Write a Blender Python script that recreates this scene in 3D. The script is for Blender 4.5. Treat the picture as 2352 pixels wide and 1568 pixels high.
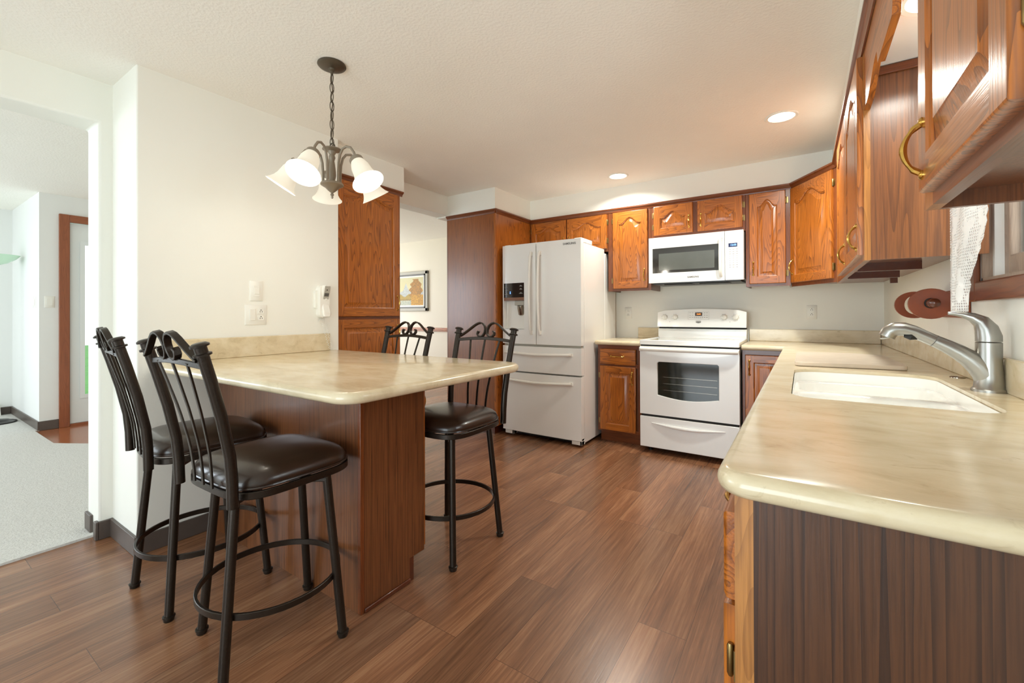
import bpy, math, random
from mathutils import Vector, Matrix
from mathutils.geometry import tessellate_polygon
random.seed(7)
for o in list(bpy.data.objects):
    bpy.data.objects.remove(o)
SC = bpy.context.scene
COL = SC.collection
PI = math.pi
R = math.radians

# ------------------------------------------------------------------ camera
F_PX, YAW, PITCH, ROLL, CY = 999.56, -0.587856, 0.0031638, -0.0035066, 718.13
CAM_H = 1.19
cam = bpy.data.cameras.new('camera')
cam.sensor_width = 36.0
cam.lens = 36.0 * F_PX / 2352.0
cam.shift_y = -(784.0 - CY) / 2352.0
cam.clip_start = 0.05
co = bpy.data.objects.new('camera', cam)
COL.objects.link(co)
fw = Vector((math.sin(YAW) * math.cos(PITCH), math.cos(YAW) * math.cos(PITCH), math.sin(PITCH)))
rt0 = Vector((math.cos(YAW), -math.sin(YAW), 0))
up0 = rt0.cross(fw)
rt = rt0 * math.cos(ROLL) + up0 * math.sin(ROLL)
up = up0 * math.cos(ROLL) - rt0 * math.sin(ROLL)
mm = Matrix((rt, up, -fw)).transposed().to_4x4()
mm.translation = (0, 0, CAM_H)
co.matrix_world = mm
SC.camera = co

# ------------------------------------------------------------------ exposure, world, large lights
vs = SC.view_settings
vs.view_transform = 'Standard'
vs.look = 'None'
vs.gamma = 1.0
vs.exposure = 0.23
vs.use_curve_mapping = False
SC.cycles.max_bounces = 14
SC.cycles.diffuse_bounces = 9

W = bpy.data.worlds.new('world')
SC.world = W
W.use_nodes = True
bg = W.node_tree.nodes['Background']
bg.inputs[0].default_value = (0.80, 0.90, 1.0, 1)
bg.inputs[1].default_value = 1.6

def area_light(name, loc, rot, sx, sy, power, col):
    l = bpy.data.lights.new(name, 'AREA')
    l.shape = 'RECTANGLE'; l.size = sx; l.size_y = sy; l.energy = power; l.color = col
    o = bpy.data.objects.new(name, l); COL.objects.link(o)
    o.location = loc; o.rotation_euler = rot
    return o
# daylight entering through the openings of the rooms, plus an added dining light
area_light('daylight_patio_door', (-1.1, -2.72, 1.08), (R(112), 0, 0), 2.2, 2.0, 72, (0.80, 0.94, 1.0))
area_light('daylight_sink_window', (0.72, 1.62, 1.70), (0, R(90), 0), 0.75, 1.1, 16, (0.84, 0.95, 1.0))
area_light('daylight_living_window', (-5.6, -3.32, 1.35), (R(90), 0, 0), 2.6, 1.7, 36, (0.86, 0.95, 1.0))
area_light('daylight_living_side_window', (-8.02, -2.2, 1.5), (0, R(-90), 0), 1.5, 2.0, 58, (0.80, 0.90, 1.0))
area_light('added_dining_light', (-6.85, 4.0, 1.4), (0, R(-90), 0), 1.7, 1.6, 36, (0.97, 0.98, 1.0))  # added out of view in an assumed window opening to brighten the dining room

# ------------------------------------------------------------------ materials
def new_mat(name):
    m = bpy.data.materials.new(name); m.use_nodes = True
    nt = m.node_tree
    return m, nt, nt.nodes['Principled BSDF']
def N(nt, t, **kw):
    n = nt.nodes.new(t)
    for k, v in kw.items(): setattr(n, k, v)
    return n
def lin(c):
    return tuple((x / 12.92 if x <= 0.04045 else ((x + 0.055) / 1.055) ** 2.4) for x in [v / 255.0 for v in c]) + (1,)
def plain(name, rgb, rough=0.5, metal=0.0, coat=0.0, noise=0.03, nscale=6.0, spec=0.5, bump=0.0, bscale=200.0):
    m, nt, b = new_mat(name)
    c = lin(rgb)
    tc = N(nt, 'ShaderNodeTexCoord')
    nz = N(nt, 'ShaderNodeTexNoise'); nz.inputs['Scale'].default_value = nscale; nz.inputs['Detail'].default_value = 3
    nt.links.new(tc.outputs['Object'], nz.inputs['Vector'])
    mx = N(nt, 'ShaderNodeMix', data_type='RGBA')
    mx.inputs[6].default_value = tuple(x * (1 - noise) for x in c[:3]) + (1,)
    mx.inputs[7].default_value = tuple(min(1, x * (1 + noise)) for x in c[:3]) + (1,)
    nt.links.new(nz.outputs['Fac'], mx.inputs[0])
    nt.links.new(mx.outputs[2], b.inputs['Base Color'])
    b.inputs['Roughness'].default_value = rough
    b.inputs['Metallic'].default_value = metal
    b.inputs['Coat Weight'].default_value = coat
    b.inputs['Coat Roughness'].default_value = 0.08
    b.inputs['Specular IOR Level'].default_value = spec
    if bump > 0:
        n2 = N(nt, 'ShaderNodeTexNoise'); n2.inputs['Scale'].default_value = bscale; n2.inputs['Detail'].default_value = 4
        nt.links.new(tc.outputs['Object'], n2.inputs['Vector'])
        bp = N(nt, 'ShaderNodeBump'); bp.inputs['Strength'].default_value = bump; bp.inputs['Distance'].default_value = 0.004
        nt.links.new(n2.outputs['Fac'], bp.inputs['Height'])
        nt.links.new(bp.outputs['Normal'], b.inputs['Normal'])
    return m
def emit(name, rgb, strength):
    m, nt, b = new_mat(name)
    b.inputs['Base Color'].default_value = lin(rgb)
    b.inputs['Emission Color'].default_value = lin(rgb)
    b.inputs['Emission Strength'].default_value = strength
    return m
def oak(name, axis, light, dark, deep, rough=0.28, fig=1.0, coat=0.28, fs=(9.0, 0.95, 24.0)):
    """stained open-grain oak; axis = the direction the grain runs in"""
    m, nt, b = new_mat(name)
    tc = N(nt, 'ShaderNodeTexCoord')
    def mapped(sc_across, sc_along):
        mp = N(nt, 'ShaderNodeMapping')
        s = [sc_across] * 3; s['xyz'.index(axis)] = sc_along
        mp.inputs['Scale'].default_value = s
        nt.links.new(tc.outputs['Object'], mp.inputs['Vector'])
        return mp
    # cathedral figure: contour lines of a slow stretched noise
    n1 = N(nt, 'ShaderNodeTexNoise'); n1.inputs['Scale'].default_value = 1.0; n1.inputs['Detail'].default_value = 1.5; n1.inputs['Roughness'].default_value = 0.45
    nt.links.new(mapped(fs[0], fs[1]).outputs['Vector'], n1.inputs['Vector'])
    mu = N(nt, 'ShaderNodeMath', operation='MULTIPLY'); mu.inputs[1].default_value = fs[2]
    nt.links.new(n1.outputs['Fac'], mu.inputs[0])
    fr = N(nt, 'ShaderNodeMath', operation='FRACT'); nt.links.new(mu.outputs[0], fr.inputs[0])
    cr = N(nt, 'ShaderNodeValToRGB')
    cr.color_ramp.elements[0].position = 0.0; cr.color_ramp.elements[0].color = (0.0, 0.0, 0.0, 1)
    cr.color_ramp.elements[1].position = 1.0; cr.color_ramp.elements[1].color = (1, 1, 1, 1)
    e = cr.color_ramp.elements.new(0.55); e.color = (0.15, 0.15, 0.15, 1)
    e = cr.color_ramp.elements.new(0.88); e.color = (0.75, 0.75, 0.75, 1)
    nt.links.new(fr.outputs[0], cr.inputs['Fac'])
    # fine pores
    n2 = N(nt, 'ShaderNodeTexNoise'); n2.inputs['Scale'].default_value = 1.0; n2.inputs['Detail'].default_value = 3
    nt.links.new(mapped(230, 7).outputs['Vector'], n2.inputs['Vector'])
    r2 = N(nt, 'ShaderNodeValToRGB'); r2.color_ramp.elements[0].position = 0.42; r2.color_ramp.elements[1].position = 0.68
    nt.links.new(n2.outputs['Fac'], r2.inputs['Fac'])
    # broad tone
    n3 = N(nt, 'ShaderNodeTexNoise'); n3.inputs['Scale'].default_value = 1.0; n3.inputs['Detail'].default_value = 2
    nt.links.new(mapped(9, 0.7).outputs['Vector'], n3.inputs['Vector'])
    a = N(nt, 'ShaderNodeMix', data_type='RGBA')
    a.inputs[6].default_value = lin(light); a.inputs[7].default_value = lin(dark)
    nt.links.new(n3.outputs['Fac'], a.inputs[0])
    c1 = N(nt, 'ShaderNodeMath', operation='MULTIPLY'); c1.inputs[1].default_value = 0.68 * fig
    nt.links.new(cr.outputs['Color'], c1.inputs[0])
    b1 = N(nt, 'ShaderNodeMix', data_type='RGBA'); b1.inputs[7].default_value = lin(deep)
    nt.links.new(c1.outputs[0], b1.inputs[0]); nt.links.new(a.outputs[2], b1.inputs[6])
    c2 = N(nt, 'ShaderNodeMath', operation='MULTIPLY'); c2.inputs[1].default_value = 0.38
    nt.links.new(r2.outputs['Color'], c2.inputs[0])
    b2 = N(nt, 'ShaderNodeMix', data_type='RGBA'); b2.inputs[7].default_value = lin(deep)
    nt.links.new(c2.outputs[0], b2.inputs[0]); nt.links.new(b1.outputs[2], b2.inputs[6])
    nt.links.new(b2.outputs[2], b.inputs['Base Color'])
    b.inputs['Roughness'].default_value = rough
    b.inputs['Coat Weight'].default_value = coat; b.inputs['Coat Roughness'].default_value = 0.16
    bp = N(nt, 'ShaderNodeBump'); bp.inputs['Strength'].default_value = 0.12; bp.inputs['Distance'].default_value = 0.001
    bp.invert = True
    nt.links.new(b2.outputs[2], bp.inputs['Height']) if False else nt.links.new(r2.outputs['Color'], bp.inputs['Height'])
    nt.links.new(bp.outputs['Normal'], b.inputs['Normal'])
    return m
OL, OD, OX = (198, 118, 42), (170, 92, 27), (84, 38, 10)
M = {}
for ax in 'xyz':
    M['oak_' + ax] = oak('stained_oak_' + ax, ax, OL, OD, OX)
    M['trim_' + ax] = oak('dark_oak_trim_' + ax, ax, (134, 72, 34), (112, 56, 24), (62, 26, 9), fig=0.5)
M['panel_z'] = oak('oak_veneer_panel', 'z', (138, 82, 42), (108, 60, 29), (58, 28, 12), fig=0.6, rough=0.3, fs=(15, 0.22, 20))
M['panel_gloss'] = oak('oak_veneer_glossy', 'z', (164, 96, 42), (132, 70, 28), (70, 32, 12), fig=0.7, rough=0.3, coat=0.5, fs=(15, 0.22, 20))
M['streak_z'] = oak('oak_veneer_streaked', 'z', (150, 96, 56), (118, 70, 40), (66, 44, 36), fig=0.75, rough=0.3, fs=(13, 0.5, 9))
M['pen_z'] = oak('oak_veneer_peninsula', 'z', (140, 86, 48), (106, 60, 32), (50, 26, 14), fig=0.8, rough=0.34, coat=0.25, fs=(22, 0.2, 18))
M['walnut_z'] = oak('oak_veneer_dark_end', 'z', (100, 61, 33), (68, 40, 22), (30, 16, 10), fig=1.0, rough=0.4, coat=0.12, fs=(12, 0.16, 14))
M['edge_z'] = oak('oak_face_edge', 'z', (196, 138, 74), (170, 108, 54), (96, 52, 24), fig=0.5)
M['casing_z'] = oak('oak_door_casing', 'z', (160, 92, 56), (140, 76, 44), (100, 50, 26), fig=0.4, rough=0.4, coat=0.2)
M['casing_y'] = oak('oak_casing_horizontal', 'y', (160, 92, 56), (140, 76, 44), (100, 50, 26), fig=0.4, rough=0.4, coat=0.2)
M['sash'] = oak('weathered_sash_wood', 'z', (176, 150, 128), (150, 126, 106), (112, 90, 74), fig=0.4, rough=0.5, coat=0.1)
M['cherry'] = plain('reddish_brown_wood', (132, 58, 13), 0.4, coat=0.1, noise=0.35, nscale=14)
M['cherry_dark'] = plain('dark_turned_wood', (88, 42, 22), 0.25, coat=0.5, noise=0.25, nscale=20)
M['wall'] = plain('warm_white_wall_paint', (237, 236, 228), 0.6, noise=0.012, nscale=3, bump=0.05, bscale=160)
M['wall_cool'] = plain('living_room_wall_paint', (232, 233, 231), 0.6, noise=0.012, nscale=3, bump=0.05, bscale=160)
M['wall_dining'] = plain('dining_room_wall_paint', (238, 232, 218), 0.65, noise=0.012, nscale=3)
M['ceiling'] = plain('textured_ceiling_paint', (246, 243, 235), 0.75, noise=0.02, nscale=5, bump=0.55, bscale=75)
M['white_app'] = plain('white_appliance_enamel', (241, 241, 238), 0.16, coat=0.5, noise=0.008)
M['white_plastic'] = plain('white_plastic', (236, 234, 226), 0.35, noise=0.01)
M['white_door'] = plain('white_door_paint', (228, 232, 232), 0.4, noise=0.01)
M['grey_plastic'] = plain('grey_plastic', (176, 172, 160), 0.4)
M['mark'] = plain('grey_print', (150, 148, 142), 0.5)
M['dark_mark'] = plain('dark_grey_print', (92, 90, 86), 0.4)
M['black'] = plain('black_plastic', (26, 24, 22), 0.35)
M['gap'] = plain('dark_gap', (28, 24, 20), 0.7)
M['black_glass'] = plain('black_glass', (34, 30, 27), 0.06, coat=1.0, noise=0.02)
M['mesh_glass'] = plain('grey_window_mesh', (92, 95, 90), 0.12, coat=0.6, noise=0.12, nscale=9)
M['oven_glass'] = plain('oven_window_glass', (40, 42, 34), 0.06, coat=1.0, noise=0.3, nscale=5)
M['cook_glass'] = plain('pale_ceramic_cooktop', (176, 178, 168), 0.08, coat=0.6, noise=0.05)
M['brass'] = plain('polished_brass', (206, 164, 84), 0.2, metal=1.0)
M['antique_brass'] = plain('antique_brass', (150, 128, 84), 0.35, metal=1.0)
M['nickel'] = plain('brushed_nickel', (168, 166, 160), 0.32, metal=1.0, noise=0.03)
M['chrome'] = plain('dull_chrome', (170, 160, 146), 0.2, metal=1.0)
M['bronze'] = plain('pewter_bronze_finish', (148, 136, 120), 0.45, metal=0.35, noise=0.06)
M['canopy'] = plain('dark_bronze_finish', (92, 82, 68), 0.4, metal=0.6, noise=0.06)
M['iron'] = plain('hammered_black_iron', (50, 42, 35), 0.3, metal=0.6, noise=0.25, nscale=120, bump=0.15, bscale=350)
M['leather'] = plain('dark_brown_leather', (44, 29, 20), 0.3, coat=0.25, noise=0.35, nscale=9, bump=0.06, bscale=260)
M['sink'] = plain('cream_sink', (250, 250, 246), 0.18, coat=0.4, noise=0.01)
M['base_vinyl'] = plain('dark_wood_vinyl_baseboard', (86, 76, 70), 0.4, noise=0.15, nscale=20)
M['rust_strip'] = plain('brown_strip', (128, 88, 62), 0.4)
M['lamp_glass'] = plain('pale_green_glass', (196, 226, 200), 0.2)
M['fence'] = plain('pale_siding', (232, 236, 240), 0.6)
M['lawn'] = plain('green_lawn', (88, 150, 62), 0.9, noise=0.4, nscale=3)
M['shade'] = emit('frosted_lit_glass', (255, 244, 222), 0.36)
M['shade'].node_tree.nodes['Principled BSDF'].inputs['Base Color'].default_value = lin((206, 200, 186))
M['bulb_disc'] = emit('lit_lens', (255, 248, 232), 5.0)
M['bulb'] = emit('lit_bulb', (255, 244, 222), 2.2)
M['blue_led'] = emit('blue_led', (120, 170, 255), 1.6)
M['amber_led'] = emit('amber_led', (255, 150, 60), 1.4)
M['clock_back'] = plain('navy_display', (24, 40, 88), 0.2, coat=0.6)
M['amber_back'] = plain('amber_display', (70, 40, 14), 0.2, coat=0.6)

def counter_mat():
    m, nt, b = new_mat('beige_solid_surface')
    tc = N(nt, 'ShaderNodeTexCoord')
    mp = N(nt, 'ShaderNodeMapping'); mp.inputs['Scale'].default_value = (3.0, 6.5, 8.0); mp.inputs['Rotation'].default_value = (0, 0, 0.25)
    nt.links.new(tc.outputs['Object'], mp.inputs['Vector'])
    n1 = N(nt, 'ShaderNodeTexNoise'); n1.inputs['Scale'].default_value = 1.6; n1.inputs['Detail'].default_value = 6; n1.inputs['Roughness'].default_value = 0.62; n1.inputs['Distortion'].default_value = 0.5
    nt.links.new(mp.outputs['Vector'], n1.inputs['Vector'])
    r1 = N(nt, 'ShaderNodeValToRGB')
    r1.color_ramp.elements[0].position = 0.3; r1.color_ramp.elements[0].color = lin((202, 184, 150))
    r1.color_ramp.elements[1].position = 0.7; r1.color_ramp.elements[1].color = lin((228, 215, 188))
    e = r1.color_ramp.elements.new(0.5); e.color = lin((219, 203, 170))
    nt.links.new(n1.outputs['Fac'], r1.inputs['Fac'])
    mp2 = N(nt, 'ShaderNodeMapping'); mp2.inputs['Scale'].default_value = (13, 24, 30); mp2.inputs['Rotation'].default_value = (0, 0, 0.2)
    nt.links.new(tc.outputs['Object'], mp2.inputs['Vector'])
    n2 = N(nt, 'ShaderNodeTexNoise'); n2.inputs['Scale'].default_value = 1.0; n2.inputs['Detail'].default_value = 5; n2.inputs['Roughness'].default_value = 0.7; n2.inputs['Distortion'].default_value = 1.0
    nt.links.new(mp2.outputs['Vector'], n2.inputs['Vector'])
    r2 = N(nt, 'ShaderNodeValToRGB'); r2.color_ramp.elements[0].position = 0.6; r2.color_ramp.elements[1].position = 0.74
    nt.links.new(n2.outputs['Fac'], r2.inputs['Fac'])
    k = N(nt, 'ShaderNodeMath', operation='MULTIPLY'); k.inputs[1].default_value = 0.42
    nt.links.new(r2.outputs['Color'], k.inputs[0])
    mx = N(nt, 'ShaderNodeMix', data_type='RGBA'); mx.inputs[7].default_value = lin((158, 134, 98))
    nt.links.new(k.outputs[0], mx.inputs[0]); nt.links.new(r1.outputs['Color'], mx.inputs[6])
    nt.links.new(mx.outputs[2], b.inputs['Base Color'])
    b.inputs['Roughness'].default_value = 0.22
    b.inputs['Coat Weight'].default_value = 0.25; b.inputs['Coat Roughness'].default_value = 0.1
    return m
M['counter'] = counter_mat()
M['board'] = plain('pinkish_stone_board', (224, 208, 188), 0.25, noise=0.08, nscale=22)

def floor_mat():
    m, nt, b = new_mat('vinyl_plank_floor')
    tc = N(nt, 'ShaderNodeTexCoord')
    mp = N(nt, 'ShaderNodeMapping'); mp.inputs['Rotation'].default_value = (0, 0, R(90))
    nt.links.new(tc.outputs['Object'], mp.inputs['Vector'])
    br = N(nt, 'ShaderNodeTexBrick'); br.offset = 0.37; br.offset_frequency = 3; br.squash = 1.0
    br.inputs['Color1'].default_value = (0, 0, 0, 1); br.inputs['Color2'].default_value = (1, 1, 1, 1)
    br.inputs['Mortar'].default_value = (0.5, 0.5, 0.5, 1)
    br.inputs['Scale'].default_value = 1.0; br.inputs['Brick Width'].default_value = 1.22; br.inputs['Row Height'].default_value = 0.178
    br.inputs['Mortar Size'].default_value = 0.0009; br.inputs['Mortar Smooth'].default_value = 0.2
    nt.links.new(mp.outputs['Vector'], br.inputs['Vector'])
    # grain, shifted per plank
    ad = N(nt, 'ShaderNodeVectorMath', operation='SCALE'); ad.inputs['Scale'].default_value = 13.0
    nt.links.new(br.outputs['Color'], ad.inputs[0])
    va = N(nt, 'ShaderNodeVectorMath', operation='ADD')
    nt.links.new(tc.outputs['Object'], va.inputs[0]); nt.links.new(ad.outputs['Vector'], va.inputs[1])
    m1 = N(nt, 'ShaderNodeMapping'); m1.inputs['Scale'].default_value = (11, 0.9, 1)
    nt.links.new(va.outputs['Vector'], m1.inputs['Vector'])
    n1 = N(nt, 'ShaderNodeTexNoise'); n1.inputs['Scale'].default_value = 1; n1.inputs['Detail'].default_value = 4; n1.inputs['Distortion'].default_value = 0.6
    nt.links.new(m1.outputs['Vector'], n1.inputs['Vector'])
    m2 = N(nt, 'ShaderNodeMapping'); m2.inputs['Scale'].default_value = (120, 4, 1)
    nt.links.new(va.outputs['Vector'], m2.inputs['Vector'])
    n2 = N(nt, 'ShaderNodeTexNoise'); n2.inputs['Scale'].default_value = 1; n2.inputs['Detail'].default_value = 4; n2.inputs['Roughness'].default_value = 0.65
    nt.links.new(m2.outputs['Vector'], n2.inputs['Vector'])
    mxn = N(nt, 'ShaderNodeMath', operation='ADD'); nt.links.new(n1.outputs['Fac'], mxn.inputs[0]); nt.links.new(n2.outputs['Fac'], mxn.inputs[1])
    hf = N(nt, 'ShaderNodeMath', operation='MULTIPLY'); hf.inputs[1].default_value = 0.5; nt.links.new(mxn.outputs[0], hf.inputs[0])
    rp = N(nt, 'ShaderNodeValToRGB')
    rp.color_ramp.elements[0].position = 0.29; rp.color_ramp.elements[0].color = lin((88, 62, 45))
    rp.color_ramp.elements[1].position = 0.7; rp.color_ramp.elements[1].color = lin((170, 132, 100))
    e = rp.color_ramp.elements.new(0.5); e.color = lin((136, 97, 70))
    nt.links.new(hf.outputs[0], rp.inputs['Fac'])
    # per-plank tone
    pr = N(nt, 'ShaderNodeValToRGB')
    pr.color_ramp.elements[0].color = (0.74, 0.72, 0.72, 1); pr.color_ramp.elements[1].color = (1.12, 1.02, 0.96, 1)
    e = pr.color_ramp.elements.new(0.5); e.color = (0.98, 0.88, 0.82, 1)
    nt.links.new(br.outputs['Color'], pr.inputs['Fac'])
    mx = N(nt, 'ShaderNodeMix', data_type='RGBA', blend_type='MULTIPLY'); mx.inputs[0].default_value = 1.0
    nt.links.new(rp.outputs['Color'], mx.inputs[6]); nt.links.new(pr.outputs['Color'], mx.inputs[7])
    my = N(nt, 'ShaderNodeMix', data_type='RGBA'); my.inputs[7].default_value = lin((60, 38, 26))
    k = N(nt, 'ShaderNodeMath', operation='MULTIPLY'); k.inputs[1].default_value = 0.8
    nt.links.new(br.outputs['Fac'], k.inputs[0])
    nt.links.new(k.outputs[0], my.inputs[0]); nt.links.new(mx.outputs[2], my.inputs[6])
    nt.links.new(my.outputs[2], b.inputs['Base Color'])
    b.inputs['Roughness'].default_value = 0.27
    b.inputs['Specular IOR Level'].default_value = 0.75
    bp = N(nt, 'ShaderNodeBump'); bp.inputs['Strength'].default_value = 0.12; bp.inputs['Distance'].default_value = 0.002
    nt.links.new(n2.outputs['Fac'], bp.inputs['Height']); nt.links.new(bp.outputs['Normal'], b.inputs['Normal'])
    return m
M['floor'] = floor_mat()
M['parquet'] = oak('entry_wood_floor', 'y', (176, 108, 68), (150, 84, 50), (110, 58, 32), fig=0.4, rough=0.15)
M['carpet'] = plain('pale_carpet', (206, 204, 200), 0.95, noise=0.16, nscale=60, bump=1.0, bscale=120)
def glass_mat():
    m, nt, b = new_mat('window_glass')
    g = N(nt, 'ShaderNodeBsdfGlossy'); g.inputs['Roughness'].default_value = 0.02
    t = N(nt, 'ShaderNodeBsdfTransparent')
    f = N(nt, 'ShaderNodeFresnel'); f.inputs['IOR'].default_value = 1.45
    mix = N(nt, 'ShaderNodeMixShader')
    nt.links.new(f.outputs[0], mix.inputs[0]); nt.links.new(t.outputs[0], mix.inputs[1]); nt.links.new(g.outputs[0], mix.inputs[2])
    nt.links.new(mix.outputs[0], nt.nodes['Material Output'].inputs['Surface'])
    return m
M['glass'] = glass_mat()
def lace_mat():
    m, nt, b = new_mat('white_lace')
    tc = N(nt, 'ShaderNodeTexCoord')
    sep = N(nt, 'ShaderNodeSeparateXYZ'); nt.links.new(tc.outputs['Object'], sep.inputs[0])
    def grid(out, per):
        a = N(nt, 'ShaderNodeMath', operation='MULTIPLY'); a.inputs[1].default_value = 1.0 / per; nt.links.new(out, a.inputs[0])
        c = N(nt, 'ShaderNodeMath', operation='FRACT'); nt.links.new(a.outputs[0], c.inputs[0])
        d = N(nt, 'ShaderNodeMath', operation='GREATER_THAN'); d.inputs[1].default_value = 0.34; nt.links.new(c.outputs[0], d.inputs[0])
        return d
    gy, gz = grid(sep.outputs['Y'], 0.009), grid(sep.outputs['Z'], 0.009)
    hole = N(nt, 'ShaderNodeMath', operation='MULTIPLY'); nt.links.new(gy.outputs[0], hole.inputs[0]); nt.links.new(gz.outputs[0], hole.inputs[1])
    nz = N(nt, 'ShaderNodeTexNoise'); nz.inputs['Scale'].default_value = 24; nz.inputs['Detail'].default_value = 1
    nt.links.new(tc.outputs['Object'], nz.inputs['Vector'])
    th = N(nt, 'ShaderNodeMath', operation='LESS_THAN'); th.inputs[1].default_value = 0.54; nt.links.new(nz.outputs['Fac'], th.inputs[0])
    h2 = N(nt, 'ShaderNodeMath', operation='MULTIPLY'); nt.links.new(hole.outputs[0], h2.inputs[0]); nt.links.new(th.outputs[0], h2.inputs[1])
    al = N(nt, 'ShaderNodeMath', operation='MULTIPLY_ADD'); al.inputs[1].default_value = -0.75; al.inputs[2].default_value = 1.0
    nt.links.new(h2.outputs[0], al.inputs[0])
    nt.links.new(al.outputs[0], b.inputs['Alpha'])
    b.inputs['Base Color'].default_value = lin((244, 244, 242)); b.inputs['Roughness'].default_value = 0.8
    return m
M['lace'] = lace_mat()
def vcol_mat(name):
    m, nt, b = new_mat(name)
    a = N(nt, 'ShaderNodeVertexColor'); a.layer_name = 'paint'
    nt.links.new(a.outputs['Color'], b.inputs['Base Color']); b.inputs['Roughness'].default_value = 0.5
    return m
M['painting'] = vcol_mat('oil_painting')

# ------------------------------------------------------------------ object helpers
def tag(o, label=None, cat=None, group=None, kind=None):
    if label: o['label'] = label
    if cat: o['category'] = cat
    if group: o['group'] = group
    if kind: o['kind'] = kind
    return o
def thing(name, label, cat, loc=(0, 0, 0), rotz=0, group=None):
    o = bpy.data.objects.new(name, None); COL.objects.link(o)
    o.empty_display_size = 0.05
    o.location = loc; o.rotation_euler = (0, 0, rotz)
    return tag(o, label, cat, group)
def origin_of(p):
    v = Vector((0, 0, 0))
    while p is not None:
        v += Vector(p.location); p = p.parent
    return v
class MB:
    def __init__(s): s.v = []; s.f = []; s.m = []
    def add(s, vs_, fs, mi=0):
        o = len(s.v); s.v += [tuple(p) for p in vs_]
        for f in fs: s.f.append([i + o for i in f]); s.m.append(mi)
        return s
    def box(s, x0, x1, y0, y1, z0, z1, mi=0):
        x0, x1 = min(x0, x1), max(x0, x1); y0, y1 = min(y0, y1), max(y0, y1); z0, z1 = min(z0, z1), max(z0, z1)
        v = [(x, y, z) for z in (z0, z1) for y in (y0, y1) for x in (x0, x1)]
        return s.add(v, [(0, 2, 3, 1), (4, 5, 7, 6), (0, 1, 5, 4), (2, 6, 7, 3), (0, 4, 6, 2), (1, 3, 7, 5)], mi)
    def prism(s, poly, fmap, w0, w1, mi=0):
        """poly: ccw (u,v); fmap(u,v,w)->xyz"""
        n = len(poly)
        v = [fmap(u, q, w0) for u, q in poly] + [fmap(u, q, w1) for u, q in poly]
        tr = tessellate_polygon([[Vector((u, q, 0)) for u, q in poly]])
        fs = []
        for t in tr:
            a, b, c = t
            ar = (poly[b][0] - poly[a][0]) * (poly[c][1] - poly[a][1]) - (poly[b][1] - poly[a][1]) * (poly[c][0] - poly[a][0])
            t = (a, b, c) if ar > 0 else (a, c, b)
            fs.append([i + n for i in t]); fs.append([t[0], t[2], t[1]])
        for i in range(n): fs.append([i, (i + 1) % n, (i + 1) % n + n, i + n])
        return s.add(v, fs, mi)
    def lathe(s, prof, c=(0, 0, 0), axis=(0, 0, 1), seg=24, mi=0, cap=True):
        ax = Vector(axis).normalized(); c = Vector(c)
        a = ax.orthogonal().normalized(); b = ax.cross(a)
        vs_, fs = [], []
        for r, h in prof:
            for k in range(seg):
                t = 2 * PI * k / seg
                vs_.append(c + ax * h + (a * math.cos(t) + b * math.sin(t)) * max(r, 1e-5))
        for i in range(len(prof) - 1):
            for k in range(seg):
                k2 = (k + 1) % seg
                fs.append([i * seg + k, i * seg + k2, (i + 1) * seg + k2, (i + 1) * seg + k])
        if cap:
            fs.append(list(range(seg))[::-1]); fs.append([(len(prof) - 1) * seg + k for k in range(seg)])
        return s.add(vs_, fs, mi)
    def tube(s, pts, rad, seg=12, closed=False, mi=0, sect=None, upv=None):
        """sweep a circle (or a rectangular section sect=(a,b) with b along upv) along pts"""
        P = [Vector(p) for p in pts]; n = len(P)
        if not hasattr(rad, '__len__'): rad = [rad] * n
        prev = None; rings = []
        for i in range(n):
            if closed: t = P[(i + 1) % n] - P[i - 1]
            else: t = P[min(i + 1, n - 1)] - P[max(i - 1, 0)]
            t.normalize()
            if upv is not None:
                bvec = Vector(upv(P[i]) if callable(upv) else upv); bvec = (bvec - t * bvec.dot(t)).normalized(); avec = bvec.cross(t)
            else:
                if prev is None: avec = t.orthogonal().normalized()
                else: avec = (prev - t * prev.dot(t)).normalized()
                prev = avec; bvec = t.cross(avec)
            ring = []
            if sect:
                h, w = sect[0] / 2, sect[1] / 2
                c = min(h, w) * 0.35
                for du, dv in ((h - c, -w), (h, -w + c), (h, w - c), (h - c, w), (-h + c, w), (-h, w - c), (-h, -w + c), (-h + c, -w)):
                    ring.append(P[i] + avec * du + bvec * dv)
            else:
                for k in range(seg):
                    q = 2 * PI * k / seg
                    ring.append(P[i] + (avec * math.cos(q) + bvec * math.sin(q)) * rad[i])
            rings.append(ring)
        m_ = len(rings[0]); vs_ = [p for r_ in rings for p in r_]; fs = []
        last = n if closed else n - 1
        for i in range(last):
            j = (i + 1) % n
            for k in range(m_):
                k2 = (k + 1) % m_
                fs.append([i * m_ + k, i * m_ + k2, j * m_ + k2, j * m_ + k])
        if not closed:
            fs.append(list(range(m_))[::-1]); fs.append([(n - 1) * m_ + k for k in range(m_)])
        return s.add(vs_, fs, mi)
    def build(s, name, mat, parent=None, bevel=0.0, seg=2, smooth=38, local=False):
        o0 = Vector((0, 0, 0)) if local else origin_of(parent)
        me = bpy.data.meshes.new(name)
        me.from_pydata([tuple(Vector(p) - o0) for p in s.v], [], s.f)
        mats = mat if isinstance(mat, (list, tuple)) else [mat]
        for k in mats: me.materials.append(M[k] if isinstance(k, str) else k)
        for i, p in enumerate(me.polygons): p.material_index = s.m[i]
        me.polygons.foreach_set('use_smooth', [True] * len(me.polygons))
        me.update()
        import bmesh
        b_ = bmesh.new(); b_.from_mesh(me); bmesh.ops.recalc_face_normals(b_, faces=b_.faces); b_.to_mesh(me); b_.free()
        me.set_sharp_from_angle(angle=R(smooth))
        ob = bpy.data.objects.new(name, me); COL.objects.link(ob)
        if parent is not None: ob.parent = parent
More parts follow.
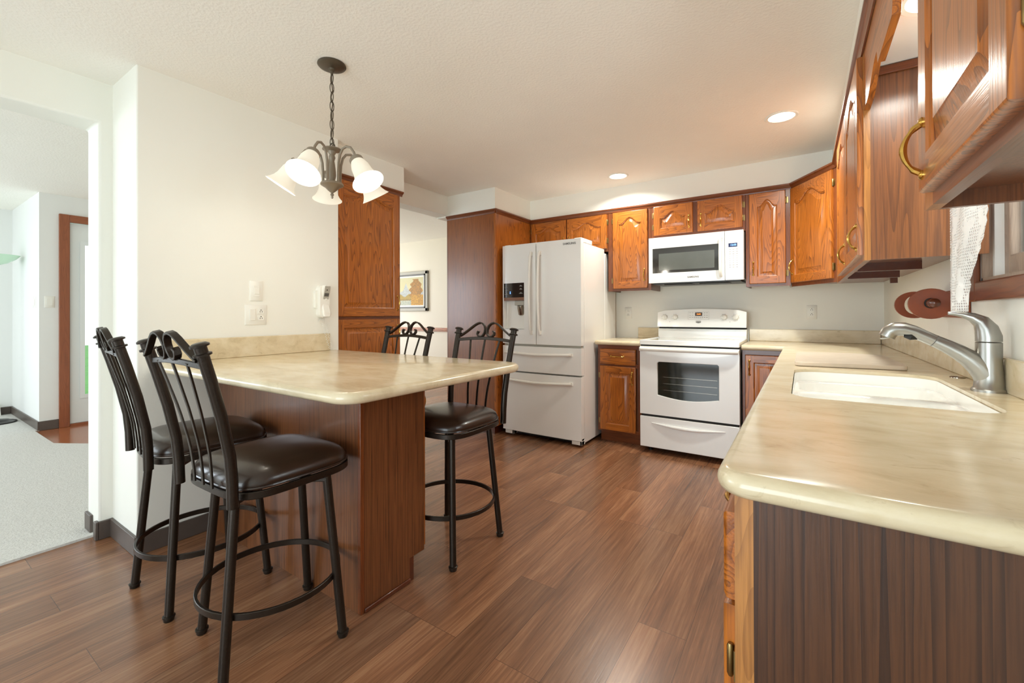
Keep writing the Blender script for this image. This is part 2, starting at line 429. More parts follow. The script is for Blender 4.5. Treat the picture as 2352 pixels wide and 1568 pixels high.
        if bevel > 0:
            md = ob.modifiers.new('edge', 'BEVEL'); md.width = bevel; md.segments = seg; md.limit_method = 'ANGLE'; md.angle_limit = R(40)
        return ob
def copy_tree(o, parent=None):
    c = o.copy(); COL.objects.link(c)
    if parent is not None: c.parent = parent
    for ch in list(o.children): copy_tree(ch, c)
    return c
def struct(name, mb, mat, bevel=0.0, label=None):
    o = mb.build(name, mat, None, bevel)
    o['kind'] = 'structure'
    if label: o['label'] = label
    return o
def text_mesh(name, body, size, origin, U, V, mat, parent, depth=0.0006, space=1.0, bold=0.0):
    cu = bpy.data.curves.new('lettering', 'FONT'); cu.body = body; cu.size = size; cu.extrude = depth; cu.align_x = 'CENTER'; cu.align_y = 'CENTER'
    cu.space_character = space; cu.offset = bold
    ob = bpy.data.objects.new('lettering', cu); COL.objects.link(ob)
    bpy.context.view_layer.update()
    me = bpy.data.meshes.new_from_object(ob.evaluated_get(bpy.context.evaluated_depsgraph_get()))
    bpy.data.objects.remove(ob)
    U, V = Vector(U), Vector(V); Nn = U.cross(V); o0 = Vector(origin) - origin_of(parent)
    for v in me.vertices:
        v.co = o0 + U * v.co.x + V * v.co.y + Nn * v.co.z
    me.materials.clear(); me.materials.append(M[mat])
    r = bpy.data.objects.new(name, me); COL.objects.link(r); r.parent = parent
    return r
def rounded(corners, seg=8):
    """corners: (x,y,r) ccw -> outline"""
    out = []; n = len(corners)
    for i, (x, y, r) in enumerate(corners):
        p = Vector((x, y)); a = Vector(corners[i - 1][:2]); b = Vector(corners[(i + 1) % n][:2])
        if r <= 1e-6: out.append((x, y)); continue
        da, db = (a - p).normalized(), (b - p).normalized()
        ang = math.acos(max(-1, min(1, da.dot(db)))); d = r / math.tan(ang / 2)
        c = p + (da + db).normalized() * (r / math.sin(ang / 2))
        s0 = p + da * d - c; s1 = p + db * d - c
        a0 = math.atan2(s0.y, s0.x); a1 = math.atan2(s1.y, s1.x)
        while a1 - a0 > PI: a1 -= 2 * PI
        while a1 - a0 < -PI: a1 += 2 * PI
        for k in range(seg + 1):
            t = a0 + (a1 - a0) * k / seg
            out.append((c.x + r * math.cos(t), c.y + r * math.sin(t)))
    return out
def inset_loop(poly, d, keep=None):
    n = len(poly); out = []
    for i in range(n):
        p0, p1, p2 = Vector(poly[i - 1]), Vector(poly[i]), Vector(poly[(i + 1) % n])
        e0, e1 = (p1 - p0), (p2 - p1)
        if e0.length < 1e-9: e0 = e1
        if e1.length < 1e-9: e1 = e0
        e0.normalize(); e1.normalize()
        n0, n1 = Vector((-e0.y, e0.x)), Vector((-e1.y, e1.x))
        k0 = 0 if keep and keep(poly[i - 1], poly[i]) else 1
        k1 = 0 if keep and keep(poly[i], poly[(i + 1) % n]) else 1
        den = 1 + n0.dot(n1)
        if k0 and k1: off = (n0 + n1) * (d / max(den, 0.2))
        elif k0: off = n0 * d
        elif k1: off = n1 * d
        else: off = Vector((0, 0))
        out.append((p1.x + off.x, p1.y + off.y))
    return out
def slab(mb, poly, z0, z1, r, keep=None, hole=None, mi=0):
    """horizontal slab with rounded edges; keep(a,b) true for edges against a wall; hole: cw-agnostic inner loop"""
    lev = []
    K = 5
    for k in range(K + 1):
        t = PI / 2 * k / K; lev.append((r * (1 - math.sin(t)), z0 + r * (1 - math.cos(t))))
    for k in range(K + 1):
        t = PI / 2 * k / K; lev.append((r * (1 - math.cos(t)), z1 - r + r * math.sin(t)))
    n = len(poly); vs_, fs = [], []
    for d, z in lev: vs_ += [(x, y, z) for x, y in inset_loop(poly, d, keep)]
    for i in range(len(lev) - 1):
        for k in range(n):
            k2 = (k + 1) % n; fs.append([i * n + k, i * n + k2, (i + 1) * n + k2, (i + 1) * n + k])
    def cap(base, z, flip):
        loops = [[Vector((x, y, 0)) for x, y, _ in vs_[base:base + n]]]; idx = list(range(base, base + n))
        if hole:
            loops.append([Vector((x, y, 0)) for x, y in hole])
            h0 = len(vs_); vs_.extend((x, y, z) for x, y in hole); idx += list(range(h0, h0 + len(hole)))
        for t in tessellate_polygon(loops):
            t = [idx[i] for i in t]
            a, b, c = [Vector(vs_[i]) for i in t]
            if ((b - a).cross(c - a).z > 0) == flip: t = t[::-1]
            fs.append(t)
        return idx[n:]
    b_i = cap(0, z0, True); t_i = cap((len(lev) - 1) * n, z1, False)
    if hole:
        h = len(hole)
        for k in range(h): fs.append([t_i[k], b_i[k], b_i[(k + 1) % h], t_i[(k + 1) % h]])
    mb.add(vs_, fs, mi); return mb

# ------------------------------------------------------------------ room dimensions
XR, YB, ZC = 0.535, 4.45, 2.44         # right wall, back wall, ceiling
XP, XL = -2.75, -3.118                 # peninsula wall face, kitchen left wall face
YS, XS, ZS = 4.13, 0.20, 2.205         # soffit / wall-cabinet faces, soffit bottom
ZT, ZU = 0.944, 0.904                  # countertop top / underside

# floors
struct('floor', MB().box(-3.18, XR, -2.7, YB, -0.06, 0).box(-7.0, -3.18, 2.6, 5.42, -0.06, 0).box(-3.18, -2.0, YB, 5.42, -0.06, 0), 'floor')
struct('floor_living', MB().box(-8.0, -3.18, -3.4, 1.0, -0.06, 0.012).box(-8.0, -6.552, 1.0, 1.03, -0.06, 0.012).add(
    [(-5.77, 1.0, 0.012), (-3.18, 1.0, 0.012), (-3.18, 2.6, 0.012), (-5.35, 2.6, 0.012), (-5.35, 1.25, 0.012)], [(0, 1, 2, 3, 4)]), 'carpet')
struct('floor_entry', MB().box(-6.55, -3.4, 1.0, 2.6, -0.06, 0.004), 'parquet')
# ceilings
struct('ceiling', MB().box(XL, XR + 0.1, -2.7, YB + 0.1, ZC, ZC + 0.08), 'ceiling')
struct('ceiling_dining', MB().box(-7.0, XL, 2.6, 5.5, 2.47, 2.55), 'ceiling')
struct('ceiling_living', MB().box(-8.1, -3.3, -3.5, 2.7, 2.47, 2.55), 'ceiling')

# right wall with the sink window
WY0, WY1, WZ0, WZ1 = 1.02, 2.23, 1.30, 2.10
wr = MB()
wr.box(XR, XR + 0.14, -2.7, WY0, 0, ZC).box(XR, XR + 0.14, WY1, YB + 0.14, 0, ZC).box(XR, XR + 0.14, WY0, WY1, 0, WZ0).box(XR, XR + 0.14, WY0, WY1, WZ1, ZC)
struct('wall_right', wr, 'wall')
struct('wall_back', MB().box(-2.6, XR, YB, YB + 0.12, 0, ZC), 'wall')
# wall behind the camera with the patio door opening
wf = MB().box(-3.3, -2.2, -2.75, -2.63, 0, ZC).box(0.0, XR + 0.1, -2.75, -2.63, 0, ZC).box(-2.2, 0.0, -2.75, -2.63, 2.1, ZC)
struct('wall_front', wf, 'wall')
# left wall: opening to the living room, thick peninsula wall, header over the dining opening
wl = MB().prism([(-2.7, 0), (-1.5, 0), (-1.5, 2.22), (0.708, 2.22), (0.708, 0), (0.80, 0), (0.80, 2.47), (-2.7, 2.47)], lambda u, v, w: (w, u, v), XL - 0.2, XL)
struct('wall_left', wl, 'wall', 0.012)
struct('wall_peninsula', MB().box(XL - 0.2, XP, 0.765, 1.898, 0, 2.47), 'wall', 0.006)
struct('wall_left_header', MB().box(XL - 0.16, XL - 0.005, 2.56, 3.465, 2.235, 2.46), 'wall')
struct('wall_pantry_recess', MB().box(XL - 0.16, XL - 0.02, 1.898, 2.545, 0, 2.46), 'wall')
# soffits
struct('wall_soffit_pantry', MB().box(-3.14, -2.818, 1.90, 2.575, 2.222, ZC), 'wall')
struct('wall_soffit_refrigerator', MB().box(-3.28, -2.506, 3.465, YB, 2.222, ZC), 'wall')
struct('wall_soffit_back', MB().box(-2.506, XS, YS, YB, 2.222, ZC), 'wall')
struct('wall_soffit_right', MB().box(XS, XR, -0.2, YB, 2.222, ZC).box(XS + 0.02, XR, 1.16, 2.14, 2.118, 2.222), 'wall')
# dining room
struct('wall_dining', MB().box(-7.1, -2.0, 5.42, 5.54, 0, 2.5), 'wall_dining')
struct('wall_dining_side', MB().box(-7.1, -7.0, 2.6, 3.1, 0, 2.5).box(-7.1, -7.0, 4.9, 5.42, 0, 2.5).box(-7.1, -7.0, 3.1, 4.9, 0, 0.6).box(-7.1, -7.0, 3.1, 4.9, 2.2, 2.5), 'wall_dining')
struct('wall_partition', MB().box(-6.7, -4.9, 2.6, 2.7, 0, 2.5).box(-4.9, XL - 0.16, 2.6, 2.7, 2.2, 2.5), 'wall_dining')
struct('trim_1', MB().box(-7.0, -2.0, 5.395, 5.42, 0.905, 0.965).box(-7.0, -2.0, 5.388, 5.42, 0.925, 0.945), 'oak_x', 0.004, 'brown wooden chair rail along the dining room wall')
# living room
struct('wall_living_far', MB().box(-8.1, -7.96, -3.4, -3.2, 0, 2.5).box(-8.1, -7.96, -1.2, 1.03, 0, 2.5).box(-8.1, -7.96, -3.2, -1.2, 0, 0.75).box(-8.1, -7.96, -3.2, -1.2, 2.25, 2.5), 'wall_cool')
struct('wall_living_corner', MB().box(-8.1, -6.55, 1.03, 1.15, 0, 2.5), 'wall_cool')
dw = MB().box(-6.70, -6.55, 1.15, 1.23, 0, 2.5).box(-6.70, -6.55, 2.2, 2.7, 0, 2.5).box(-6.70, -6.55, 1.23, 2.2, 2.20, 2.5)
struct('wall_entry', dw, 'wall_cool')
lw = MB().box(-8.1, -6.9, -3.5, -3.38, 0, 2.5).box(-4.3, -3.1, -3.5, -3.38, 0, 2.5).box(-6.9, -4.3, -3.5, -3.38, 0, 0.5).box(-6.9, -4.3, -3.5, -3.38, 2.2, 2.5)
struct('wall_living_window', lw, 'wall_cool')
# baseboards (dark wood-look vinyl)
def bb(name, boxes): struct(name, sum_boxes(boxes), 'base_vinyl', 0.003)
def sum_boxes(bs):
    m = MB()
    for b in bs: m.box(*b)
    return m
bb('baseboard_opening', [(XL - 0.004, XL + 0.012, 0.70, 0.765, 0, 0.095), (XL - 0.03, XL + 0.012, 0.692, 0.708, 0, 0.095)])
bb('baseboard_living_jamb', [(XL - 0.2, XL - 0.1, 0.694, 0.708, 0.012, 0.105)])
bb('baseboard_return', [(XL + 0.0, XP + 0.012, 0.751, 0.765, 0, 0.095)])
bb('baseboard_peninsula', [(XP, XP + 0.012, 0.765, 1.09, 0, 0.095)])
bb('baseboard_living_corner', [(-7.96, -6.538, 1.016, 1.03, 0.012, 0.10)])
bb('baseboard_entry', [(-6.55, -6.538, 1.03, 1.172, 0.004, 0.10)])
bb('baseboard_living_far', [(-7.96, -7.946, 0.935, 1.016, 0.012, 0.10), (-7.96, -7.946, -3.4, 0.62, 0.012, 0.10)])

# ------------------------------------------------------------------ windows and door
def casing_window():
    w = MB()
    c = 0.018
    w.box(XR - c, XR, WY1, WY1 + 0.10, WZ0 - 0.07, WZ1 + 0.08)
    w.box(XR - c, XR, WY0 - 0.10, WY0, WZ0 - 0.07, WZ1 + 0.08)
    w.box(XR - c, XR, WY0, WY1, WZ0 - 0.07, WZ0, 1)
    w.box(XR - c, XR, WY0, WY1, WZ1, WZ1 + 0.08, 1)
    o = struct('window_1', w, ['trim_z', 'trim_y'], 0.006, 'wood-cased window over the sink with lace curtain at its side')
    j = MB().box(XR, XR + 0.14, WY1 - 0.012, WY1, WZ0, WZ1).box(XR, XR + 0.14, WY0, WY0 + 0.012, WZ0, WZ1).box(XR, XR + 0.14, WY0, WY1, WZ0, WZ0 + 0.012).box(XR, XR + 0.14, WY0, WY1, WZ1 - 0.012, WZ1)
    j.build('window_jamb', 'sash', o)
    t = MB().box(XR + 0.026, XR + 0.05, WY1 - 0.03, WY1 - 0.012, WZ0 + 0.012, WZ1).box(XR + 0.026, XR + 0.05, WY0 + 0.012, WY0 + 0.03, WZ0 + 0.012, WZ1)
    t.build('window_track', 'white_plastic', o)
    s = MB(); xa, xb = XR + 0.05, XR + 0.085
    mid = (WY0 + WY1) / 2
    for a, b in ((WY0 + 0.012, mid), (mid, WY1 - 0.012)):
        s.box(xa, xb, a, a + 0.06, WZ0 + 0.012, WZ1 - 0.012).box(xa, xb, b - 0.06, b, WZ0 + 0.012, WZ1 - 0.012)
        s.box(xa, xb, a + 0.06, b - 0.06, WZ0 + 0.012, WZ0 + 0.085).box(xa, xb, a + 0.06, b - 0.06, WZ1 - 0.075, WZ1 - 0.012)
    s.build('window_sash', 'sash', o, 0.006)
    MB().box(xa + 0.014, xa + 0.018, WY0 + 0.07, WY1 - 0.07, WZ0 + 0.08, WZ1 - 0.07).build('window_glass', 'glass', o)
casing_window()
# pale vertical siding of a shed outside the sink window, and lawns
fx = MB()
for k in range(60):
    fx.box(2.6, 2.64, -2.0 + k * 0.12, -2.0 + k * 0.12 + 0.10, -0.1, 3.2)
fx.box(2.64, 2.7, -2.0, 5.2, -0.1, 3.2)
struct('exterior_siding', fx, 'fence', 0.004)
struct('ground_outside', MB().box(-30, -8.4, -20, 25, -0.4, -0.3).box(0.8, 12, -12, 14, -0.4, -0.3), 'lawn')
# patio door behind the camera
pd = MB()
for x0 in (-2.2, -1.1):
    pd.box(x0, x0 + 0.07, -2.68, -2.64, 0, 2.1).box(x0 + 1.03, x0 + 1.1, -2.68, -2.64, 0, 2.1).box(x0 + 0.07, x0 + 1.03, -2.68, -2.64, 0, 0.1).box(x0 + 0.07, x0 + 1.03, -2.68, -2.64, 2.03, 2.1)
struct('window_2', pd, 'white_door', 0.004, 'white sliding glass patio door')

# front door in the living room entry
d1 = MB().box(-6.56, -6.52, 1.172, 1.252, 0.004, 2.27).box(-6.56, -6.52, 2.16, 2.24, 0.004, 2.27)
d1.box(-6.56, -6.52, 1.252, 2.16, 2.19, 2.27, 1)
do = struct('door_1', d1, ['casing_z', 'casing_y'], 0.004, 'white front door with tall glass lite and brown wood casing')
ds = MB(); yb0, yb1, g0, g1, gz0, gz1 = 1.258, 2.155, 1.345, 2.04, 0.30, 1.99
ds.box(-6.60, -6.556, yb0, g0, 0.03, 2.185).box(-6.60, -6.556, g1, yb1, 0.03, 2.185).box(-6.60, -6.556, g0, g1, 0.03, gz0).box(-6.60, -6.556, g0, g1, gz1, 2.185)
ds.build('door_slab', 'white_door', do)
dm = MB().box(-6.556, -6.545, g0 - 0.01, g0 + 0.03, gz0 - 0.01, gz1 + 0.01).box(-6.556, -6.545, g1 - 0.03, g1 + 0.01, gz0 - 0.01, gz1 + 0.01).box(-6.556, -6.545, g0 + 0.03, g1 - 0.03, gz0 - 0.01, gz0 + 0.03).box(-6.556, -6.545, g0 + 0.03, g1 - 0.03, gz1 - 0.03, gz1 + 0.01)
dm.build('glass_trim', 'white_door', do)
MB().box(-6.582, -6.576, g0, g1, gz0, gz1).build('door_glass', 'glass', do)
MB().box(-6.62, -6.53, 1.252, 2.16, 0.004, 0.028).build('threshold', 'casing_y', do)
MB().box(-6.552, -6.549, 1.252, 1.258, 0.03, 2.19).build('door_gap', 'gap', do)

# ------------------------------------------------------------------ cabinet building blocks
def frame_back(y):   return lambda u, v, w: (u, y - w, v)          # faces -y, u = x
def frame_far(y):    return lambda u, v, w: (-u, y + w, v)         # faces +y, u = -x
def frame_right(x):  return lambda u, v, w: (x - w, -u, v)         # faces -x, u = -y
def frame_left(x):   return lambda u, v, w: (x + w, u, v)          # faces +x, u = y
def frame_diag(p0, p1):
    d = (Vector(p1) - Vector(p0)); d.normalize(); n = Vector((d.y, -d.x))
    return lambda u, v, w: (p0[0] + d.x * u + n.x * w, p0[1] + d.y * u + n.y * w, v)
def vec(fm, u, v, w):
    return Vector(fm(u, v, w)) - Vector(fm(0, 0, 0))

def handle(parent, fm, u, v, L=0.10, horizontal=False, mat='brass', w0=0.0):
    mb = MB()
    pts, rad = [], []
    K = 14
    for k in range(K + 1):
        t = k / K; s_ = (t - 0.5) * L
        w = w0 + 0.004 + 0.022 * math.sin(PI * t) ** 0.7 if 0 < t < 1 else w0 + 0.003
        pts.append(fm(u + s_, v, w) if horizontal else fm(u, v + s_, w))
        rad.append(0.0036 + 0.0022 * math.sin(PI * t) ** 4 + (0.002 if t < 0.08 or t > 0.92 else 0))
    mb.tube(pts, rad, 8)
    nrm = vec(fm, 0, 0, 1)
    for s_ in (-0.5 * L - 0.004, 0.5 * L + 0.004):
        c = fm(u + s_, v, w0) if horizontal else fm(u, v + s_, w0)
        mb.lathe([(0.009, 0), (0.009, 0.002), (0.006, 0.005), (0.002, 0.006)], c, nrm, 12)
    return mb.build('handle', mat, parent)
def hinge(parent, fm, u, v, w0, side, mat='antique_brass'):
    mb = MB()
    c = Vector(fm(u, v - 0.022, w0 + 0.007)); ax = vec(fm, 0, 1, 0)
    mb.lathe([(0.0035, -0.004), (0.0052, 0), (0.0052, 0.044), (0.0035, 0.048)], c, ax, 10)
    u0, u1 = (u, u + side * 0.014)
    vs_ = [fm(a, b, w) for w in (0.0005, 0.0025) for a, b in ((u0, v - 0.024), (u1, v - 0.024), (u1, v + 0.024), (u0, v + 0.024))]
    mb.add(vs_, [(0, 1, 2, 3), (4, 7, 6, 5), (0, 4, 5, 1), (1, 5, 6, 2), (2, 6, 7, 3), (3, 7, 4, 0)])
    return mb.build('hinge', mat, parent)

def cab_door(parent, fm, u0, u1, v0, v1, arch=0.0, rail=0.058, t=0.02, mats=('oak_z', 'oak_x'), name='door', w0=0.0, flip=False):
    """raised-panel door; arch > 0 gives the cathedral top rail. material 0 vertical grain, 1 horizontal grain"""
    mb = MB()
    def P(u, v, w): return fm(u, v, w0 + w)
    a0, a1 = u0 + rail, u1 - rail
    b0 = v0 + rail
    K = 24 if arch > 0 else 1
    def topcurve(s_):
        if arch <= 0: return 0.0
        x = abs(2 * s_ - 1)
        return arch * 0.5 * (1 + math.cos(PI * x / 0.86)) if x < 0.86 else 0.0
    base = v1 - rail - arch
    def loop(d, w):
        L = [P(a0 + d, b0 + d, w), P(a1 - d, b0 + d, w)]
        for k in range(K + 1):
            s_ = 1 - k / K
            L.append(P(a0 + d + (a1 - a0 - 2 * d) * s_, base + topcurve(s_) - d, w))
        return L
    e = 0.006
    # front faces of stiles and rails
    def quad(ua, ub, va, vb, mi):
        mb.add([P(ua, va, t), P(ub, va, t), P(ub, vb, t), P(ua, vb, t)], [(0, 1, 2, 3)], mi)
    quad(u0 + e, a0, v0 + e, v1 - e, 0); quad(a1, u1 - e, v0 + e, v1 - e, 0)
    quad(a0, a1, v0 + e, b0, 1)
    tl = []
    for k in range(K + 1):
        s_ = k / K; tl.append((a0 + (a1 - a0) * s_, base + topcurve(s_)))
    for k in range(K):
        (ua, va), (ub, vb) = tl[k], tl[k + 1]
        mb.add([P(ua, va, t), P(ub, vb, t), P(ub, v1 - e, t), P(ua, v1 - e, t)], [(0, 1, 2, 3)], 1)
    # outer edges with a routed round-over
    ring0 = [(u0 + e, v0 + e), (u1 - e, v0 + e), (u1 - e, v1 - e), (u0 + e, v1 - e)]
    def ring(d): return [(u0 + d, v0 + d), (u1 - d, v0 + d), (u1 - d, v1 - d), (u0 + d, v1 - d)]
    levels = [(e, t), (e * 0.5, t - 0.001), (0.0015, t - 0.003), (0, t - 0.006), (0, 0)]
    V = []
    for d, w in levels: V += [P(u, v, w) for u, v in ring(d)]
    F = []
    for i in range(len(levels) - 1):
        for k in range(4):
            F.append([i * 4 + k, i * 4 + (k + 1) % 4, (i + 1) * 4 + (k + 1) % 4, (i + 1) * 4 + k])
    F.append([(len(levels) - 1) * 4 + k for k in range(4)])
    mb.add(V, F, 0)
    # inner profile and raised field
    prof = [(0, t), (0.003, t - 0.004), (0.008, t - 0.006), (0.0085, t - 0.012), (0.014, t - 0.012), (0.03, t - 0.007), (0.042, t - 0.003), (0.044, t - 0.0015)]
    sc = min(1.0, (a1 - a0) / 0.16, (base - b0) / 0.10)
    loops = [loop(d * sc, w) for d, w in prof]
    n = len(loops[0]); V = [p for L in loops for p in L]; F = []
    for i in range(len(loops) - 1):
        for k in range(n):
            F.append([i * n + k, i * n + (k + 1) % n, (i + 1) * n + (k + 1) % n, (i + 1) * n + k])
    mb.add(V, F, 0)
    d = prof[-1][0] * sc; w = prof[-1][1]
    ua, ub = a0 + d, a1 - d
    for k in range(K):
        s0, s1 = k / K, (k + 1) / K
        mb.add([P(ua + (ub - ua) * s0, b0 + d, w), P(ua + (ub - ua) * s1, b0 + d, w),
                P(ua + (ub - ua) * s1, base + topcurve(s1) - d, w), P(ua + (ub - ua) * s0, base + topcurve(s0) - d, w)], [(0, 1, 2, 3)], 0)
    return mb.build(name, list(mats), parent, smooth=28)
def drawer_front(parent, fm, u0, u1, v0, v1, mats=('oak_x',), t=0.02, name='drawer'):
    mb = MB(); lv = [(0.012, t), (0.006, t - 0.001), (0.001, t - 0.005), (0, t - 0.008), (0, 0)]
    V = []
    for d, w in lv: V += [fm(u, v, w) for u, v in ((u0 + d, v0 + d), (u1 - d, v0 + d), (u1 - d, v1 - d), (u0 + d, v1 - d))]
    F = [[0, 1, 2, 3]]
    for i in range(len(lv) - 1):
        for k in range(4): F.append([i * 4 + k, i * 4 + (k + 1) % 4, (i + 1) * 4 + (k + 1) % 4, (i + 1) * 4 + k])
    F.append([16 + k for k in range(4)])
    mb.add(V, F, 0)
    return mb.build(name, list(mats), parent, smooth=28)

# ------------------------------------------------------------------ wall cabinets along the back wall
G_W = 'oak wall cabinets under the soffit'
def wall_cab(name, label, x0, x1, z0, doors, arch_h, hside):
    t = thing(name, label, 'cabinet', ((x0 + x1) / 2, YB, z0), group=G_W)
    g = 0.0015
    b = MB().box(x0 + g, x1 - g, YS + 0.02, YB - 0.002, z0 + 0.022, ZS - 0.004)
    b.box(x0 + g, x0 + 0.014, YS + 0.02, YB - 0.002, z0, z0 + 0.022).box(x1 - 0.014, x1 - g, YS + 0.02, YB - 0.002, z0, z0 + 0.022)
    b.build('carcass', 'panel_z', t)
    fr = MB().box(x0 + g, x0 + 0.045, YS, YS + 0.02, z0, ZS - 0.004).box(x1 - 0.045, x1 - g, YS, YS + 0.02, z0, ZS - 0.004)
    fr.box(x0 + 0.045, x1 - 0.045, YS, YS + 0.02, z0, z0 + 0.04, 1).box(x0 + 0.045, x1 - 0.045, YS, YS + 0.02, ZS - 0.05, ZS - 0.004, 1)
    if len(doors) > 1:
        m = (doors[0][1] + doors[1][0]) / 2
        fr.box(m - 0.03, m + 0.03, YS - 0.0005, YS + 0.0195, z0 + 0.04, ZS - 0.05)
    fr.build('face_frame', ['trim_z', 'trim_x'], t)
    fm = frame_back(YS)
    for i, (a, b_, v0, v1) in enumerate(doors):
        d = cab_door(t, fm, a, b_, v0, v1, arch_h)
        hs = hside[i]           # side of the handle: -1 left, +1 right
        hu = a + 0.03 if hs < 0 else b_ - 0.03
        hz = v0 + 0.125 if (v1 - v0) > 0.5 else v0 + 0.10
        handle(d, fm, hu, hz, 0.095, w0=0.02)
        ku = b_ + 0.003 if hs < 0 else a - 0.003
        for kv in (v0 + 0.08, v1 - 0.08): hinge(d, fm, ku, kv, 0.0, 1 if hs < 0 else -1)
    return t
wall_cab('wall_cabinet', 'short oak cabinet with two arched doors above the refrigerator', -2.502, -1.60, 1.81,
         [(-2.482, -2.06, 1.838, 2.18), (-2.047, -1.612, 1.838, 2.18)], 0.055, (1, -1))
wall_cab('wall_cabinet', 'narrow tall oak cabinet between refrigerator and microwave', -1.60, -1.178, 1.412,
         [(-1.548, -1.208, 1.434, 2.18)], 0.06, (1,))
wall_cab('wall_cabinet', 'short oak cabinet with two arched doors above the microwave', -1.178, -0.392, 1.885,
         [(-1.150, -0.806, 1.915, 2.185), (-0.767, -0.413, 1.915, 2.185)], 0.055, (1, -1))
wall_cab('wall_cabinet', 'narrow oak cabinet with one arched door right of the microwave', -0.392, -0.07, 1.412,
         [(-0.364, -0.106, 1.434, 2.18)], 0.055, (-1,))
# diagonal corner cabinet
t = thing('corner_cabinet', 'diagonal oak corner cabinet with a wide arched door', 'cabinet', (0.3, 4.2, 1.40), group=G_W)
P0, P1 = (-0.066, YS), (XS, 3.70)
dl = (Vector(P1) - Vector(P0)).length
MB().prism([(-0.066, YB - 0.002), (-0.066, YS + 0.02), (XS + 0.014, 3.716), (XR - 0.002, 3.716), (XR - 0.002, YB - 0.002)], lambda u, v, w: (u, v, w), 1.432, ZS - 0.004).build('carcass', 'panel_z', t)
fm = frame_diag(P0, P1)
ff = MB()
for a, b_, c, d_ in ((0, 0.035, 1.402, ZS - 0.004), (dl - 0.04, dl, 1.402, ZS - 0.004), (0.035, dl - 0.04, 1.402, 1.44), (0.035, dl - 0.04, ZS - 0.05, ZS - 0.004)):
    vs_ = [fm(u, v, w) for w in (-0.016, 0.0) for u, v in ((a, c), (b_, c), (b_, d_), (a, d_))]
    ff.add(vs_, [(0, 1, 2, 3), (4, 7, 6, 5), (0, 4, 5, 1), (1, 5, 6, 2), (2, 6, 7, 3), (3, 7, 4, 0)])
ff.build('face_frame', 'trim_z', t)
d = cab_door(t, fm, 0.012, dl - 0.03, 1.43, 2.18, 0.07)
handle(d, fm, 0.04, 1.555, 0.10, w0=0.02)
for kv in (1.51, 2.09): hinge(d, fm, dl - 0.026, kv, 0.0, 1)

# cabinets along the right wall, left of the window
def right_cab(name, label, y0, y1, z0, doors, hs, endmat, inner=True):
    t = thing(name, label, 'cabinet', (XR, (y0 + y1) / 2, z0), group=G_W)
    MB().box(XS + 0.02, XR - 0.002, y0 + 0.014, y1 - 0.002, z0 + 0.03, ZS - 0.004).build('carcass', 'panel_z', t)
    fr = MB().box(XS, XS + 0.02, y0, y0 + 0.05, z0, ZS - 0.004).box(XS, XS + 0.02, y1 - 0.06, y1 - 0.002, z0, ZS - 0.004)
    fr.box(XS, XS + 0.02, y0 + 0.05, y1 - 0.06, z0, z0 + 0.04, 1).box(XS, XS + 0.02, y0 + 0.05, y1 - 0.06, ZS - 0.05, ZS - 0.004, 1)
    fr.build('face_frame', ['edge_z', 'trim_y'], t)
    fm_ = frame_right(XS)
    for i, (a, b_) in enumerate(doors):
        dd = cab_door(t, fm_, -b_, -a, z0 + 0.022, 2.18, 0.07, mats=('oak_z', 'oak_y'))
        hy = a + 0.035 if hs[i] < 0 else b_ - 0.035
        handle(dd, fm_, -hy, z0 + 0.095, 0.086, w0=0.02)
        ky = b_ + 0.004 if hs[i] < 0 else a - 0.004
        for kv in (z0 + 0.12, 2.06): hinge(dd, fm_, -ky, kv, 0.0, -1 if hs[i] < 0 else 1)
    return t, fm_
t, fm_ = right_cab('wall_cabinet', 'oak cabinet left of the sink window with a dark streaked end panel', 2.14, 3.70, 1.392,
                   [(2.15, 2.705), (2.73, 3.30)], (-1, -1), 'walnut_z')
MB().box(XS + 0.02, XR - 0.002, 2.14, 2.154, 1.392, 2.118).build('end_panel', 'streak_z', t)
MB().box(XS + 0.022, XR - 0.002, 2.128, 2.14, 2.085, 2.116).build('end_trim', 'trim_x', t, 0.003)
for yy in (2.62, 3.15): MB().box(XS + 0.02, XR - 0.09, yy, yy + 0.02, 1.385, 1.424).build('bottom_rail', 'cherry_dark', t)
MB().box(XS + 0.25, XR - 0.05, 3.5, 3.52, 1.372, 1.424).build('bottom_rail', 'cherry_dark', t)
# near cabinet, right of the window
t, fm_ = right_cab('wall_cabinet', 'oak cabinet right of the sink window, cut off by the picture edge', 0.60, 1.15, 1.388,
                   [(0.663, 1.088)], (1,), 'panel_z')
MB().box(XS + 0.02, XR - 0.002, 1.136, 1.15, 1.388, ZS - 0.004).build('end_panel', 'panel_z', t)
MB().box(XS + 0.02, XR - 0.002, 0.60, 0.614, 1.388, ZS - 0.004).build('end_panel', 'panel_z', t)
MB().lathe([(0.026, 0), (0.026, -0.003), (0.0, -0.004)], (0.32, 0.93, 1.418), (0, 0, 1), 24).build('bottom_plug', 'antique_brass', t)
# valance board between the two
t = thing('window_valance', 'arched oak valance board spanning between the cabinets over the sink', 'valance', (XS, 1.64, 2.0))
yA, yB_ = 1.152, 2.138
vp = []
def vz(s_):
    x = abs(2 * s_ - 1)             # 0 centre, 1 ends
    if x < 0.30: return 1.976
    if x < 0.34: return 2.022
    if x < 0.8: return 2.022 - 0.056 * (0.5 - 0.5 * math.cos(PI * (x - 0.34) / 0.46))
    return 1.966
for k in range(61): vp.append((yA + (yB_ - yA) * k / 60, vz(k / 60)))
vp += [(yB_, ZS - 0.006), (yA, ZS - 0.006)]
MB().prism(vp, lambda u, v, w: (XS + w, u, v), 0.001, 0.02).build('board', 'oak_y', t, 0.003)
